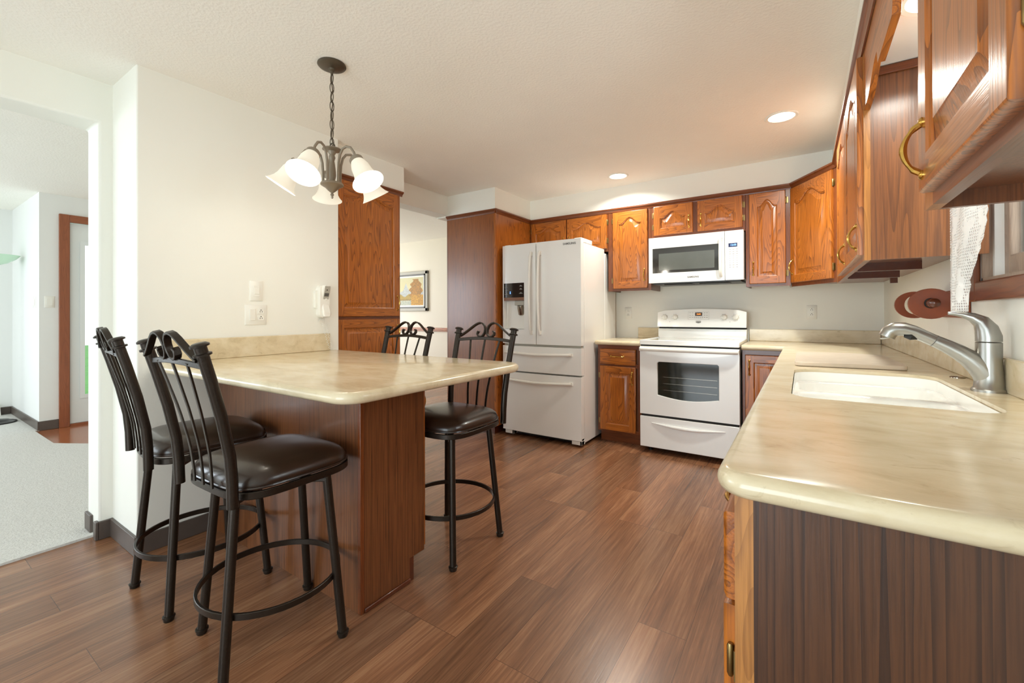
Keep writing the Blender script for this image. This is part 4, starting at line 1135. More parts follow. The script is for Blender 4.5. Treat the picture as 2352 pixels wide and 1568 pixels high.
for u in (-1.098, -1.002, -0.580, -0.487):
    k = MB().lathe([(0.026, 0), (0.026, 0.003), (0.022, 0.006), (0.021, 0.018), (0.018, 0.02), (0.0, 0.02)], onc(u, 1.156), CN, 26)
    kb = k.build('knob', 'white_plastic', con)
    MB().tube([onc(u, 1.140, 0.022), onc(u, 1.172, 0.022)], 0.004, sect=(0.008, 0.008), upv=CN).build('knob_ridge', 'white_plastic', kb)
    tk = MB()
    for a in range(0, 300, 45):
        q = R(a - 60); tk.lathe([(0.0016, 0.0002), (0.0016, 0.0008)], onc(u + 0.031 * math.cos(q), 1.156 + 0.031 * math.sin(q)), CN, 6)
    tk.build('knob_marks', 'dark_mark', kb)
def crect(mb, u0, u1, v0, v1, w0=0.0004, w1=0.001):
    vs_ = [onc(u, v, w) for w in (w0, w1) for u, v in ((u0, v0), (u1, v0), (u1, v1), (u0, v1))]
    mb.add(vs_, [(3, 2, 1, 0), (4, 5, 6, 7), (0, 1, 5, 4), (1, 2, 6, 5), (2, 3, 7, 6), (3, 0, 4, 7)]); return mb
km = MB()
for u0, u1, v0, v1 in ((-0.886, -0.885, 1.135, 1.208), (-0.706, -0.705, 1.135, 1.208), (-0.886, -0.705, 1.134, 1.135), (-0.886, -0.705, 1.207, 1.208)): crect(km, u0, u1, v0, v1)
for r_, zz in enumerate((1.195, 1.175, 1.155)):
    for q in range(2): crect(km, -0.876 + q * 0.022, -0.862 + q * 0.022, zz - 0.0015, zz + 0.0015)
    for q in range(2): crect(km, -0.75 + q * 0.020, -0.738 + q * 0.020, zz - 0.002, zz + 0.002)
for q in range(5): crect(km, -0.832 + q * 0.016, -0.822 + q * 0.016, 1.150, 1.154); crect(km, -0.832 + q * 0.016, -0.822 + q * 0.016, 1.158, 1.160)
km.build('keypad_marks', 'mark', con)
dsp = crect(MB(), -0.826, -0.764, 1.168, 1.200, 0.0004, 0.0012).build('clock_display', 'amber_back', con)
text_mesh('clock_digits', '12:05', 0.017, onc(-0.795, 1.184, 0.0014), CU, CV, 'amber_led', dsp, 0.0002, bold=0.0003)
bdg = MB(); bdg.prism([(-0.818, 1.106), (-0.796, 1.101), (-0.774, 1.106), (-0.774, 1.122), (-0.818, 1.122)], lambda u, v, w: onc(u, v, w), 0.0004, 0.002)
bd = bdg.build('brand_badge', 'dark_mark', con)
text_mesh('brand_lettering', 'MAYTAG', 0.0105, onc(-0.796, 1.114, 0.0022), CU, CV, 'white_plastic', bd, 0.0002, bold=0.0002)
for u in (-1.05, -0.533): crect(MB(), u - 0.002, u + 0.002, 1.112, 1.116).build('indicator_light', 'black', con)

# ------------------------------------------------------------------ microwave
t = thing('microwave', 'white over-the-range microwave mounted under the short cabinet', 'microwave', (-0.786, 4.2, 1.465))
mx0, mx1, my, mz0, mz1 = -1.168, -0.396, 4.02, 1.468, 1.879
MB().box(mx0 + 0.004, mx1 - 0.004, my + 0.03, YB - 0.004, mz0 + 0.012, mz1).build('body', 'white_app', t, 0.004)
vt = MB().box(mx0 + 0.03, mx1 - 0.02, my + 0.02, YB - 0.06, mz0 - 0.012, mz0 + 0.012)
for k in range(2): vt.box(mx0 + 0.12 + k * 0.3, mx0 + 0.36 + k * 0.3, my + 0.06, my + 0.2, mz0 - 0.018, mz0 - 0.011)
vt.build('bottom_vent', 'black', t, 0.004)
md = MB(); 
wx0, wx1, wz0, wz1 = -1.134, -0.560, 1.556, 1.780
md.box(mx0, wx0, my, my + 0.03, mz0, mz1).box(wx1, -0.5375, my, my + 0.03, mz0, mz1).box(wx0, wx1, my, my + 0.03, mz0, wz0).box(wx0, wx1, my, my + 0.03, wz1, mz1)
dm_ = md.build('door', 'white_app', t)
MB().box(wx0, wx1, my + 0.002, my + 0.03, wz0, wz1).build('window', 'black_glass', dm_)
MB().box(-1.079, -0.616, my + 0.0012, my + 0.004, 1.580, 1.730).build('window_mesh', 'mesh_glass', dm_)
MB().box(-0.5345, mx1, my, my + 0.03, mz0, mz1).build('control_panel', 'white_app', t, 0.002)
h = MB()
h.tube([(-0.566, my - 0.012 - 0.032 * math.sin(PI * k / 14) ** 0.4, 1.50 + 0.325 * k / 14) for k in range(15)], 0.0125, sect=(0.022, 0.014), upv=(0, 1, 0))
for z in (1.512, 1.813): h.box(-0.577, -0.555, my - 0.018, my + 0.002, z - 0.012, z + 0.012)
h.build('handle', 'white_plastic', dm_)
text_mesh('brand_lettering', 'SAMSUNG', 0.019, (-0.786, my - 0.0004, 1.509), (1, 0, 0), (0, 0, 1), 'dark_mark', dm_, 0.0006, space=1.1, bold=0.0005)
cp = [c for c in t.children if c.name.startswith('control_panel')][0]
dsp = MB().box(-0.508, -0.442, my - 0.001, my + 0.002, 1.742, 1.774).build('clock_display', 'clock_back', cp)
text_mesh('clock_digits', '12:05', 0.021, (-0.472, my - 0.0014, 1.758), (1, 0, 0), (0, 0, 1), 'blue_led', dsp, 0.0003, bold=0.0004)
kp = MB()
for r_ in range(9):
    for c_ in range(3):
        x = -0.497 + c_ * 0.026; z = 1.722 - r_ * 0.0185
        w_ = 0.007 if r_ < 3 or r_ > 6 else 0.003
        if r_ in (6,): kp.box(x - 0.009, x + 0.009, my - 0.0006, my + 0.001, z - 0.0065, z - 0.0058).box(x - 0.009, x + 0.009, my - 0.0006, my + 0.001, z + 0.0058, z + 0.0065)
        kp.box(x - w_, x + w_, my - 0.0006, my + 0.001, z - 0.0018, z + 0.0018)
for a in (-0.518, -0.422): kp.box(a, a + 0.0008, my - 0.0005, my + 0.001, 1.555, 1.785)
kp.box(-0.518, -0.422, my - 0.0005, my + 0.001, 1.555, 1.5558).box(-0.518, -0.422, my - 0.0005, my + 0.001, 1.785, 1.7858)
kp.build('keypad_marks', 'mark', cp)

# ------------------------------------------------------------------ bar stools
def superloop(a, b, n=56, p=4.2):
    L = []
    for k in range(n):
        q = 2 * PI * k / n; c, s_ = math.cos(q), math.sin(q)
        L.append((a * abs(c) ** (2 / p) * (1 if c >= 0 else -1), b * abs(s_) ** (2 / p) * (1 if s_ >= 0 else -1)))
    return L
def make_stool(label):
    r_ = thing('bar_stool', label, 'stool', (0, 0, 0), group='iron bar stools around the peninsula')
    # cushion: thick rounded edge, domed top
    mb = MB(); lev = [(0.93, 0.628), (0.985, 0.632), (1.0, 0.642), (0.995, 0.654), (0.965, 0.668), (0.90, 0.681), (0.78, 0.692), (0.6, 0.700), (0.35, 0.705), (0.12, 0.7065)]
    Lp = superloop(0.216, 0.214); n = len(Lp); V = []; F = []
    for s_, z in lev: V += [(x * s_, y * s_ + 0.005, z) for x, y in Lp]
    for i in range(len(lev) - 1):
        for k in range(n): F.append([i * n + k, i * n + (k + 1) % n, (i + 1) * n + (k + 1) % n, (i + 1) * n + k])
    F.append([(len(lev) - 1) * n + k for k in range(n)]); F.append(list(range(n))[::-1])
    mb.add(V, F); seat = mb.build('seat', 'leather', r_, local=True, smooth=60)
    MB().tube([(x * 1.005, y * 1.005 + 0.005, 0.638) for x, y in Lp], 0.0045, 6, True).build('piping', 'leather', seat, local=True)
    # seat frame
    MB().tube([(x * 1.0, y * 1.0 + 0.005, 0.617) for x, y in Lp], 0.01, closed=True, sect=(0.012, 0.024), upv=(0, 0, 1)).build('seat_frame', 'iron', r_, local=True)
    MB().lathe([(0.085, 0.592), (0.085, 0.606), (0.07, 0.612), (0.07, 0.628)], (0, 0, 0), (0, 0, 1), 24).build('swivel', 'iron', r_, local=True)
    cb = MB()
    for a in (45, 135):
        c, s_ = math.cos(R(a)), math.sin(R(a))
        cb.tube([(-0.212 * c, -0.212 * s_, 0.583), (0.212 * c, 0.212 * s_, 0.583)], 0.01, sect=(0.032, 0.018), upv=(0, 0, 1))
    cb.build('cross_bar', 'iron', r_, local=True)
    for a in (45, 135, 225, 315):
        c, s_ = math.cos(R(a)), math.sin(R(a))
        lg = MB().tube([(0.207 * c, 0.207 * s_, 0.594), (0.267 * c, 0.267 * s_, 0.012)], [0.0155, 0.0155], 16).build('leg', 'iron', r_, local=True)
        MB().lathe([(0.016, 0), (0.018, 0.004), (0.018, 0.013), (0.0215, 0.015), (0.0215, 0.019), (0.016, 0.022)], (0.2675 * c, 0.2675 * s_, 0), (-0.02 * c, -0.02 * s_, 1), 16).build('foot_cap', 'iron', lg, local=True)
    MB().tube([(0.232 * math.cos(2 * PI * k / 48), 0.232 * math.sin(2 * PI * k / 48), 0.225) for k in range(48)], 0.01, closed=True, sect=(0.010, 0.022), upv=(0, 0, 1)).build('footrest_ring', 'iron', r_, local=True)
    # back
    def py(z):
        pts = [(0.60, -0.222), (0.68, -0.224), (0.76, -0.231), (0.88, -0.255), (1.0, -0.286), (1.12, -0.320)]
        for (z0, y0), (z1, y1) in zip(pts, pts[1:]):
            if z <= z1: return y0 + (y1 - y0) * (z - z0) / (z1 - z0)
        return pts[-1][1]
    def pxo(z): return 0.189 + 0.012 * max(0, (z - 0.6)) / 0.5
    for sd in (-1, 1):
        zs = [0.598, 0.64, 0.68, 0.72, 0.76, 0.82, 0.88, 0.94, 1.0, 1.06, 1.098]
        ps = MB().tube([(sd * pxo(z), py(z), z) for z in zs], 0.0165, 16).build('back_post', 'iron', r_, local=True)
        zz = 1.098; ax = (0, -0.28, 1)
        MB().lathe([(0.0165, -0.028), (0.0245, -0.026), (0.0245, -0.020), (0.017, -0.018), (0.017, 0.0), (0.0255, 0.002), (0.0255, 0.007), (0.018, 0.012), (0, 0.013)], (sd * pxo(zz), py(zz), zz), ax, 20).build('finial', 'iron', ps, local=True)
    rail = []
    for k in range(17):
        s_ = k / 16; x = (2 * s_ - 1) * 0.19; z = 1.038 + 0.012 * math.sin(PI * s_); rail.append((x, py(z) - 0.012 * math.sin(PI * s_), z))
    MB().tube(rail, 0.01, sect=(0.018, 0.011), upv=(0, 1, 0)).build('top_rail', 'iron', r_, local=True)
    sx = [(0.192, 1.058), (0.17, 1.07), (0.145, 1.086), (0.12, 1.103), (0.095, 1.121), (0.072, 1.134), (0.05, 1.139), (0.03, 1.134), (0.015, 1.12), (0.008, 1.10), (0.009, 1.08), (0.019, 1.064), (0.035, 1.057), (0.051, 1.061), (0.061, 1.072), (0.06, 1.084), (0.052, 1.09)]
    for sd in (-1, 1):
        MB().tube([(sd * x, py(1.04) - 0.012 - (z - 1.04) * 0.25 - 0.0 * x, z) for x, z in sx], 0.008, sect=(0.009, 0.021), upv=(0, -1, -0.25)).build('scroll', 'iron', r_, local=True)
    for q in (-1, 0, 1):
        pp = []
        for k in range(12):
            s_ = k / 11; z = 0.632 + (1.036 + 0.010 - 0.632) * s_
            pp.append((q * (0.062 + 0.045 * s_ ** 1.5), py(z) - 0.002 - 0.010 * s_, z))
        MB().tube(pp, 0.006, sect=(0.012, 0.006), upv=(0, 1, 0)).build('spindle', 'iron', r_, local=True)
    return r_
def spin_base(root, ang):
    for ch in root.children:
        if ch.name.split('.')[0] in ('leg', 'footrest_ring', 'cross_bar'): ch.rotation_euler.z = ang
st0 = make_stool('nearest iron stool with dark leather seat, its back turned to the viewer')
stools = [st0, copy_tree(st0), copy_tree(st0), copy_tree(st0)]
for st, (x, y, rz, bz, lab) in zip(stools, [
    (-1.650, 0.855, R(1), R(-14), 'nearest iron stool with dark leather seat standing before the peninsula end'),
    (-2.250, 0.860, R(-7), R(7), 'iron stool with leather seat beside the white return wall'),
    (-1.545, 1.722, R(180), 0.0, 'iron stool with brown leather seat facing the viewer in front of the refrigerator'),
    (-2.185, 1.722, R(180), 0.0, 'iron stool showing only its scrolled back behind the peninsula countertop')]):
    st.location = (x, y, 0); st.rotation_euler.z = rz; st['label'] = lab
    spin_base(st, bz)

# ------------------------------------------------------------------ chandelier
CX, CYY = -1.95, 1.31
t = thing('chandelier', 'five-arm pewter chandelier with bell glass shades over the peninsula', 'chandelier', (CX, CYY, ZC))
MB().lathe([(0.066, 0), (0.068, -0.006), (0.063, -0.012), (0.045, -0.018), (0.016, -0.022), (0.014, -0.03), (0.008, -0.034), (0.006, -0.05)], (CX, CYY, ZC), (0, 0, 1), 32).build('canopy', 'canopy', t)
ch = MB(); z = ZC - 0.045; k = 0
while z > 2.045:
    a = 0.026; w_ = 0.0105; pts = []
    for q in range(16):
        an = 2 * PI * q / 16; u, v = w_ * math.cos(an), a * math.sin(an)
        pts.append((CX + (u if k % 2 == 0 else 0), CYY + (0 if k % 2 == 0 else u), z - a + v))
    ch.tube(pts, 0.0022, 6, True); z -= 2 * a - 0.006; k += 1
ch.build('chain', 'canopy', t)
MB().tube([(CX + 0.004 * math.sin(9 * s_ / 3), CYY + 0.004 * math.cos(7 * s_ / 3), ZC - 0.03 - 0.40 * s_ / 12) for s_ in range(13)], 0.0028, 6).build('cord', 'canopy', t)
MB().tube([(CX + 0.022 * math.cos(q * PI / 10), CYY, 2.022 + 0.024 * math.sin(q * PI / 10)) for q in range(11)], 0.0035, 8).build('hanging_loop', 'canopy', t)
MB().lathe([(0.0, 2.026), (0.02, 2.025), (0.044, 2.018), (0.046, 2.013), (0.03, 2.009), (0.018, 2.006), (0.017, 1.996), (0.012, 1.988), (0.016, 1.974), (0.013, 1.966), (0.011, 1.958),
            (0.013, 1.945), (0.018, 1.905), (0.019, 1.885), (0.014, 1.862), (0.016, 1.857), (0.016, 1.850), (0.05, 1.848), (0.054, 1.843), (0.054, 1.836), (0.046, 1.831), (0.034, 1.824), (0.022, 1.812), (0.012, 1.803),
            (0.005, 1.798), (0.009, 1.789), (0.005, 1.782), (0.006, 1.776), (0.004, 1.771), (0.0, 1.769)], (CX, CYY, 0), (0, 0, 1), 28).build('column', 'bronze', t)
TILT = R(33)
for q in range(5):
    an = R(8 + 72 * q); er = Vector((math.cos(an), math.sin(an), 0)); ez = Vector((0, 0, 1)); C0 = Vector((CX, CYY, 0))
    def at(r, z): return C0 + er * r + ez * z
    pts = [at(0.042, 1.846), at(0.043, 1.90), at(0.046, 1.945), at(0.055, 1.983), at(0.072, 2.007), at(0.097, 2.014), at(0.124, 2.004), at(0.146, 1.978), at(0.161, 1.945)]
    arm = MB().tube(pts, 0.0062, 10).build('arm', 'bronze', t)
    ax = (er * math.sin(TILT) - ez * math.cos(TILT)).normalized()
    s0 = at(0.158, 1.944)
    MB().lathe([(0.010, -0.006), (0.028, -0.003), (0.033, 0.004), (0.033, 0.022), (0.030, 0.024)], s0, ax, 24).build('socket_cap', 'bronze', arm)
    sh = MB().lathe([(0.029, 0.010), (0.032, 0.022), (0.038, 0.038), (0.043, 0.055), (0.045, 0.075), (0.047, 0.095), (0.053, 0.115), (0.063, 0.133), (0.074, 0.146), (0.076, 0.147), (0.072, 0.1445), (0.061, 0.131), (0.051, 0.113), (0.045, 0.094), (0.043, 0.075), (0.041, 0.055), (0.035, 0.038), (0.028, 0.022)], s0, ax, 32, cap=False)
    so = sh.build('glass_shade', 'shade', arm, smooth=80)
    bu = MB().lathe([(0.012, 0.024), (0.012, 0.04), (0.02, 0.06), (0.026, 0.085), (0.022, 0.104), (0.01, 0.113), (0.0, 0.114)], s0, ax, 20).build('bulb', 'bulb', arm, smooth=80)
    L = bpy.data.lights.new('chandelier_glow', 'POINT'); L.energy = 1.3; L.color = (1.0, 0.95, 0.85); L.shadow_soft_size = 0.03
    lo_ = bpy.data.objects.new('chandelier_glow', L); COL.objects.link(lo_)
    lo_.location = s0 + ax * 0.165

# ------------------------------------------------------------------ recessed ceiling lights
def recessed(label, x, y, z, power, group='recessed ceiling lights'):
    t = thing('recessed_light', label, 'ceiling light', (x, y, z), group=group)
    MB().lathe([(0.092, 0), (0.094, -0.003), (0.088, -0.008), (0.074, -0.006), (0.074, 0.0)], (x, y, z), (0, 0, 1), 36, cap=False).build('trim_ring', 'white_plastic', t)
    MB().lathe([(0.0745, -0.0035), (0.0, -0.0045)], (x, y, z), (0, 0, 1), 32).build('lens', 'bulb_disc', t)
    L = bpy.data.lights.new('downlight', 'AREA'); L.shape = 'DISK'; L.size = 0.14; L.energy = power; L.color = (0.98, 1.0, 0.92); L.spread = R(150)
    o = bpy.data.objects.new('downlight', L); COL.objects.link(o); o.location = (x, y, z - 0.012)
recessed('larger bright recessed light nearer the sink side', -0.103, 3.25, ZC, 19)
recessed('recessed light near the cabinets above the refrigerator', -1.382, 3.815, ZC, 10)
recessed('recessed light in the white underside behind the valance', 0.335, 1.74, 2.118, 4)

# ------------------------------------------------------------------ things on the walls
def plate(parent, fm, u, v, w, h, mat='white_plastic', name='wall_plate'):
    mb = MB(); lv = [(0.004, 0.006), (0.0, 0.003), (0.0, 0.0)]; V = []
    for d, ww in lv: V += [fm(a, b, ww) for a, b in ((u - w / 2 + d, v - h / 2 + d), (u + w / 2 - d, v - h / 2 + d), (u + w / 2 - d, v + h / 2 - d), (u - w / 2 + d, v + h / 2 - d))]
    F = [[0, 1, 2, 3]]
    for i in range(2):
        for k in range(4): F.append([i * 4 + k, i * 4 + (k + 1) % 4, (i + 1) * 4 + (k + 1) % 4, (i + 1) * 4 + k])
    mb.add(V, F); return mb.build(name, mat, parent)
def fbox(mb, fm, u0, u1, v0, v1, w0, w1):
    vs_ = [fm(u, v, w) for w in (w0, w1) for u, v in ((u0, v0), (u1, v0), (u1, v1), (u0, v1))]
    return mb.add(vs_, [(3, 2, 1, 0), (4, 5, 6, 7), (0, 1, 5, 4), (1, 2, 6, 5), (2, 3, 7, 6), (3, 0, 4, 7)])
def duplex(parent, fm, u, v):
    for dv in (0.02, -0.02):
        c = fm(u, v + dv, 0.006); n = vec(fm, 0, 0, 1)
        f = MB(); pl = rounded([(u - 0.017, v + dv - 0.014, 0.008), (u + 0.017, v + dv - 0.014, 0.008), (u + 0.017, v + dv + 0.014, 0.008), (u - 0.017, v + dv + 0.014, 0.008)], 5)
        f.prism(pl, fm, 0.006, 0.0085); rc = f.build('receptacle', 'white_plastic', parent)
        s_ = MB(); fbox(s_, fm, u - 0.0075, u - 0.005, v + dv - 0.006, v + dv + 0.003, 0.0085, 0.009); fbox(s_, fm, u + 0.005, u + 0.0075, v + dv - 0.006, v + dv + 0.003, 0.0085, 0.009)
        s_.lathe([(0.003, 0), (0.003, 0.0006)], fm(u, v + dv + 0.0085, 0.0085), n, 10)
        s_.build('slots', 'gap', rc)
for lab, u in (('white outlet on the back wall left of the range', -1.507), ('white outlet on the back wall right of the range', 0.068)):
    t = thing('wall_outlet', lab, 'outlet', (u, YB, 1.2), group='duplex outlets on the back wall')
    fm = frame_back(YB)
    plate(t, fm, u, 1.198, 0.072, 0.118); duplex(t, fm, u, 1.198)
fm = frame_left(XP)
t = thing('dimmer_switch', 'white dimmer switch plate above the switch and outlet', 'switch', (XP, 1.333, 1.335))
pl_ = plate(t, fm, 1.333, 1.336, 0.074, 0.122)
mb = fbox(MB(), fm, 1.333 - 0.017, 1.333 + 0.017, 1.302, 1.37, 0.006, 0.008); mb.build('rocker', 'white_plastic', t, 0.001)
mb = fbox(MB(), fm, 1.333 - 0.013, 1.333 + 0.015, 1.317, 1.352, 0.008, 0.011); mb.build('dimmer_paddle', 'white_plastic', t, 0.001)
t = thing('switch_outlet_plate', 'wide white plate with rocker switch and duplex outlet', 'switch', (XP, 1.331, 1.19))
plate(t, fm, 1.331, 1.192, 0.124, 0.122)
fbox(MB(), fm, 1.292, 1.325, 1.157, 1.227, 0.006, 0.011).build('rocker', 'white_plastic', t, 0.002)
duplex(t, fm, 1.358, 1.192)

# telephone
t = thing('wall_telephone', 'white corded telephone hanging on the peninsula wall', 'telephone', (XP, 1.78, 1.18))
tu = 1.758
def pill(u0, u1, v0, v1, r): return rounded([(u0, v0, r), (u1, v0, r), (u1, v1, r), (u0, v1, r)], 7)
MB().prism(pill(tu - 0.052, tu - 0.01, 1.235, 1.355, 0.008), fm, 0.0, 0.022).build('wall_jack', 'white_plastic', t, 0.004)
MB().prism(pill(tu - 0.035, tu + 0.035, 1.17, 1.392, 0.03), fm, 0.0, 0.05).build('base', 'white_plastic', t, 0.01, 3)
hs = MB()
hl = []
for k in range(13):
    s_ = k / 12; v = 1.178 + 0.212 * s_; w_ = 0.060 + 0.012 * math.cos(2 * PI * s_)
    hl.append((v, w_, 0.026 + 0.004 * abs(2 * s_ - 1) - (0.008 if k in (0, 12) else 0)))
V = []; F = []
for v, w_, hw in hl:
    for a, b_ in ((-hw, 0.045), (hw, 0.045), (hw, w_ - 0.006), (hw - 0.007, w_), (-hw + 0.007, w_), (-hw, w_ - 0.006)): V.append(fm(tu + 0.006 + a, v, b_))
for i in range(12):
    for k in range(6): F.append([i * 6 + k, i * 6 + (k + 1) % 6, (i + 1) * 6 + (k + 1) % 6, (i + 1) * 6 + k])
F += [list(range(6)), [72 + k for k in range(6)]]
hs.add(V, F); hso = hs.build('handset', 'white_plastic', t, 0.003)
def hw_(v): return 0.060 + 0.012 * math.cos(2 * PI * (v - 1.178) / 0.212)
def hpanel(u0, u1, v0, v1, name, mat, lift):
    n_ = 6; V = []; F = []
    for k in range(n_ + 1):
        v = v0 + (v1 - v0) * k / n_
        V += [fm(u0, v, hw_(v) + lift), fm(u1, v, hw_(v) + lift), fm(u1, v, hw_(v) - 0.004), fm(u0, v, hw_(v) - 0.004)]
    for k in range(n_):
        a = k * 4
        for j in range(4): F.append([a + j, a + (j + 1) % 4, a + 4 + (j + 1) % 4, a + 4 + j])
    F += [[3, 2, 1, 0], [n_ * 4 + j for j in range(4)]]
    return MB().add(V, F).build(name, mat, hso)
hpanel(tu - 0.013, tu + 0.027, 1.275, 1.384, 'keypad_panel', 'grey_plastic', 0.001)
hpanel(tu - 0.008, tu + 0.023, 1.315, 1.337, 'screen', 'dark_mark', 0.002)
MB().lathe([(0.009, 0), (0.009, 0.003), (0.004, 0.004), (0, 0.004)], fm(tu + 0.009, 1.293, hw_(1.293)), (1, 0, 0), 18).build('dial_button', 'white_plastic', hso)
MB().lathe([(0.004, 0), (0.004, 0.002), (0, 0.002)], fm(tu + 0.005, 1.358, hw_(1.358)), (1, 0, 0), 12).build('earpiece', 'black', hso)
def coil(p, turns, rad, name):
    pts = []
    P_ = [Vector(a) for a in p]
    segs = [(P_[i + 1] - P_[i]).length for i in range(len(P_) - 1)]; tot = sum(segs)
    n_ = turns * 9
    for k in range(n_ + 1):
        d = tot * k / n_; i = 0
        while i < len(segs) - 1 and d > segs[i]: d -= segs[i]; i += 1
        c = P_[i] + (P_[i + 1] - P_[i]) * (d / segs[i]); q = 2 * PI * k / 9
        pts.append(c + Vector((rad * math.cos(q) + rad * 0.6, rad * math.sin(q) * 0.9, 0)))
    return pts
c1 = [(XP + 0.012, tu - 0.035, 1.232), (XP + 0.012, tu - 0.025, 1.20), (XP + 0.012, tu - 0.008, 1.165), (XP + 0.012, tu - 0.02, 1.145), (XP + 0.012, tu - 0.002, 1.135)]
c1 += coil([(XP + 0.028, tu - 0.003, 1.13), (XP + 0.030, tu + 0.03, 1.0), (XP + 0.032, tu + 0.045, 0.957)], 9, 0.0055, '')
c2 = [(XP + 0.04, tu + 0.008, 1.176), (XP + 0.025, tu + 0.022, 1.13)] + coil([(XP + 0.022, tu + 0.028, 1.125), (XP + 0.022, tu + 0.05, 1.02), (XP + 0.026, tu + 0.075, 0.957)], 9, 0.0055, '')
cm = MB().tube(c1, 0.0013, 6); cm.tube(c2, 0.0013, 6)
cm.build('coiled_cord', 'white_plastic', t)

# paper towel holder on the right wall
t = thing('paper_towel_holder', 'reddish wooden paper towel holder on the wall behind the faucet', 'towel holder', (XR, 2.5, 1.22))
def paddle(y, mat, knob):
    cx_, r_ = 0.428, 0.061
    pl = []
    for k in range(25):
        a = R(58) + (R(302) - R(58)) * k / 24
        pl.append((cx_ + r_ * math.cos(a) * 1.12, 1.226 + r_ * math.sin(a)))
    pl += [(0.480, 1.184), (0.512, 1.178), (0.512, 1.274), (0.480, 1.268)]
    mb = MB()
    if knob: mb.prism(pl, lambda u, v, w: (u, y + w, v), 0, 0.018)
    else:
        n_ = len(pl); hl_ = [(cx_ + 0.034 * math.cos(2 * PI * k / n_ + R(58)), 1.226 + 0.042 * math.sin(2 * PI * k / n_ + R(58))) for k in range(n_)]
        tr_ = tessellate_polygon([[Vector((a, b, 0)) for a, b in pl], [Vector((a, b, 0)) for a, b in hl_]]); al_ = pl + hl_
        for w in (0, 0.018): mb.add([(a, y + w, b) for a, b in al_], [list(q) for q in tr_])
        for lp in (pl, hl_): mb.add([(a, y + w, b) for w in (0, 0.018) for a, b in lp], [[k, (k + 1) % n_, (k + 1) % n_ + n_, k + n_] for k in range(n_)])
    p = mb.build('side_arm', mat, t, 0.003 if knob else 0)
    if knob:
        MB().lathe([(0.021, 0.0), (0.021, -0.002), (0.0, -0.002)], (cx_, y, 1.228), (0, 1, 0), 20).build('knob_hole', 'gap', p)
        MB().lathe([(0.013, -0.001), (0.013, -0.012), (0.019, -0.022), (0.016, -0.034), (0.011, -0.039), (0.018, -0.05), (0.017, -0.062), (0.008, -0.07), (0, -0.071)], (cx_, y, 1.228), (0, 1, 0), 20).build('knob', 'cherry_dark', p)
paddle(2.37, 'cherry', True); paddle(2.68, 'cherry', False)
MB().lathe([(0.033, 0), (0.033, 0.016)], (0.428, 2.681, 1.226), (0, 1, 0), 24).build('roller_disc', 'white_plastic', t) if False else None
MB().box(0.512, XR - 0.001, 2.34, 2.73, 1.17, 1.282).build('back_board', 'cherry', t, 0.004)
MB().tube([(0.428, 2.388, 1.228), (0.428, 2.70, 1.228)], 0.012, 14).build('dowel', 'cherry_dark', t)

# lace curtain
t = thing('lace_curtain', 'white lace curtain with scalloped edge hanging beside the sink window', 'curtain', (0.43, 2.0, 1.6))
V, F = [], []
NZ, NY = 60, 14
for i in range(NZ + 1):
    z = 1.192 + (2.05 - 1.192) * i / NZ
    if z < 1.30: yr = 1.935 - 0.02 * (z - 1.19) / 0.11
    elif z < 1.5: yr = 1.915 - 0.155 * math.sin((z - 1.30) / 0.2 * PI / 2)
    else: yr = 1.76 + 0.03 * (z - 1.5)
    yr += -0.016 * abs(math.sin((z - 1.19) / 0.034 * PI)) * (1 if z > 1.26 else 0.0)
    for j in range(NY + 1):
        s_ = j / NY; y = 2.10 + (yr - 2.10) * s_
        V.append((0.43 + 0.010 * math.sin(s_ * 9.0) * (0.4 + 0.6 * s_), y, z))
for i in range(NZ):
    for j in range(NY): F.append([i * (NY + 1) + j, i * (NY + 1) + j + 1, (i + 1) * (NY + 1) + j + 1, (i + 1) * (NY + 1) + j])
cu = MB().add(V, F).build('lace_panel', 'lace', t)
sm = cu.modifiers.new('cloth', 'SOLIDIFY'); sm.thickness = 0.0012
MB().tube([(0.43, 1.152, 2.055), (0.43, 2.138, 2.055)], 0.006, 10).build('curtain_rod', 'brass', t)

# dining room painting
t = thing('framed_painting', 'framed autumn landscape painting on the dining room wall', 'painting', (-5.85, 5.42, 1.6))
px0, px1, pz0, pz1 = -6.42, -5.325, 1.248, 1.945
fr = MB()
for lo_, (d0_, d1_, y0_) in (('a', (0, 0.06, 5.385)),):
    fr.box(px0, px0 + 0.06, y0_, 5.418, pz0, pz1).box(px1 - 0.06, px1, y0_, 5.418, pz0, pz1).box(px0, px1, y0_, 5.418, pz0, pz0 + 0.06).box(px0, px1, y0_, 5.418, pz1 - 0.06, pz1)
fr.build('frame', 'grey_plastic', t, 0.008)
iw = MB()
for d_, y0_, y1_ in ((0.055, 5.378, 5.41),):
    iw.box(px0 + d_, px0 + d_ + 0.022, y0_, y1_, pz0 + d_, pz1 - d_).box(px1 - d_ - 0.022, px1 - d_, y0_, y1_, pz0 + d_, pz1 - d_).box(px0 + d_, px1 - d_, y0_, y1_, pz0 + d_, pz0 + d_ + 0.022).box(px0 + d_, px1 - d_, y0_, y1_, pz1 - d_ - 0.022, pz1 - d_)
iw.build('inner_band', 'dark_mark', t)
lnr = MB().box(px0 + 0.075, px1 - 0.075, 5.395, 5.412, pz0 + 0.075, pz1 - 0.075)
lnr.build('liner', 'white_plastic', t)
cx0, cx1, cz0, cz1 = px0 + 0.11, px1 - 0.11, pz0 + 0.105, pz1 - 0.105
nx, nz = 90, 60
V = [(cx0 + (cx1 - cx0) * i / nx, 5.393, cz0 + (cz1 - cz0) * j / nz) for j in range(nz + 1) for i in range(nx + 1)]
F = [[j * (nx + 1) + i, j * (nx + 1) + i + 1, (j + 1) * (nx + 1) + i + 1, (j + 1) * (nx + 1) + i] for j in range(nz) for i in range(nx)]
cv = MB().add(V, F).build('canvas', 'painting', t)
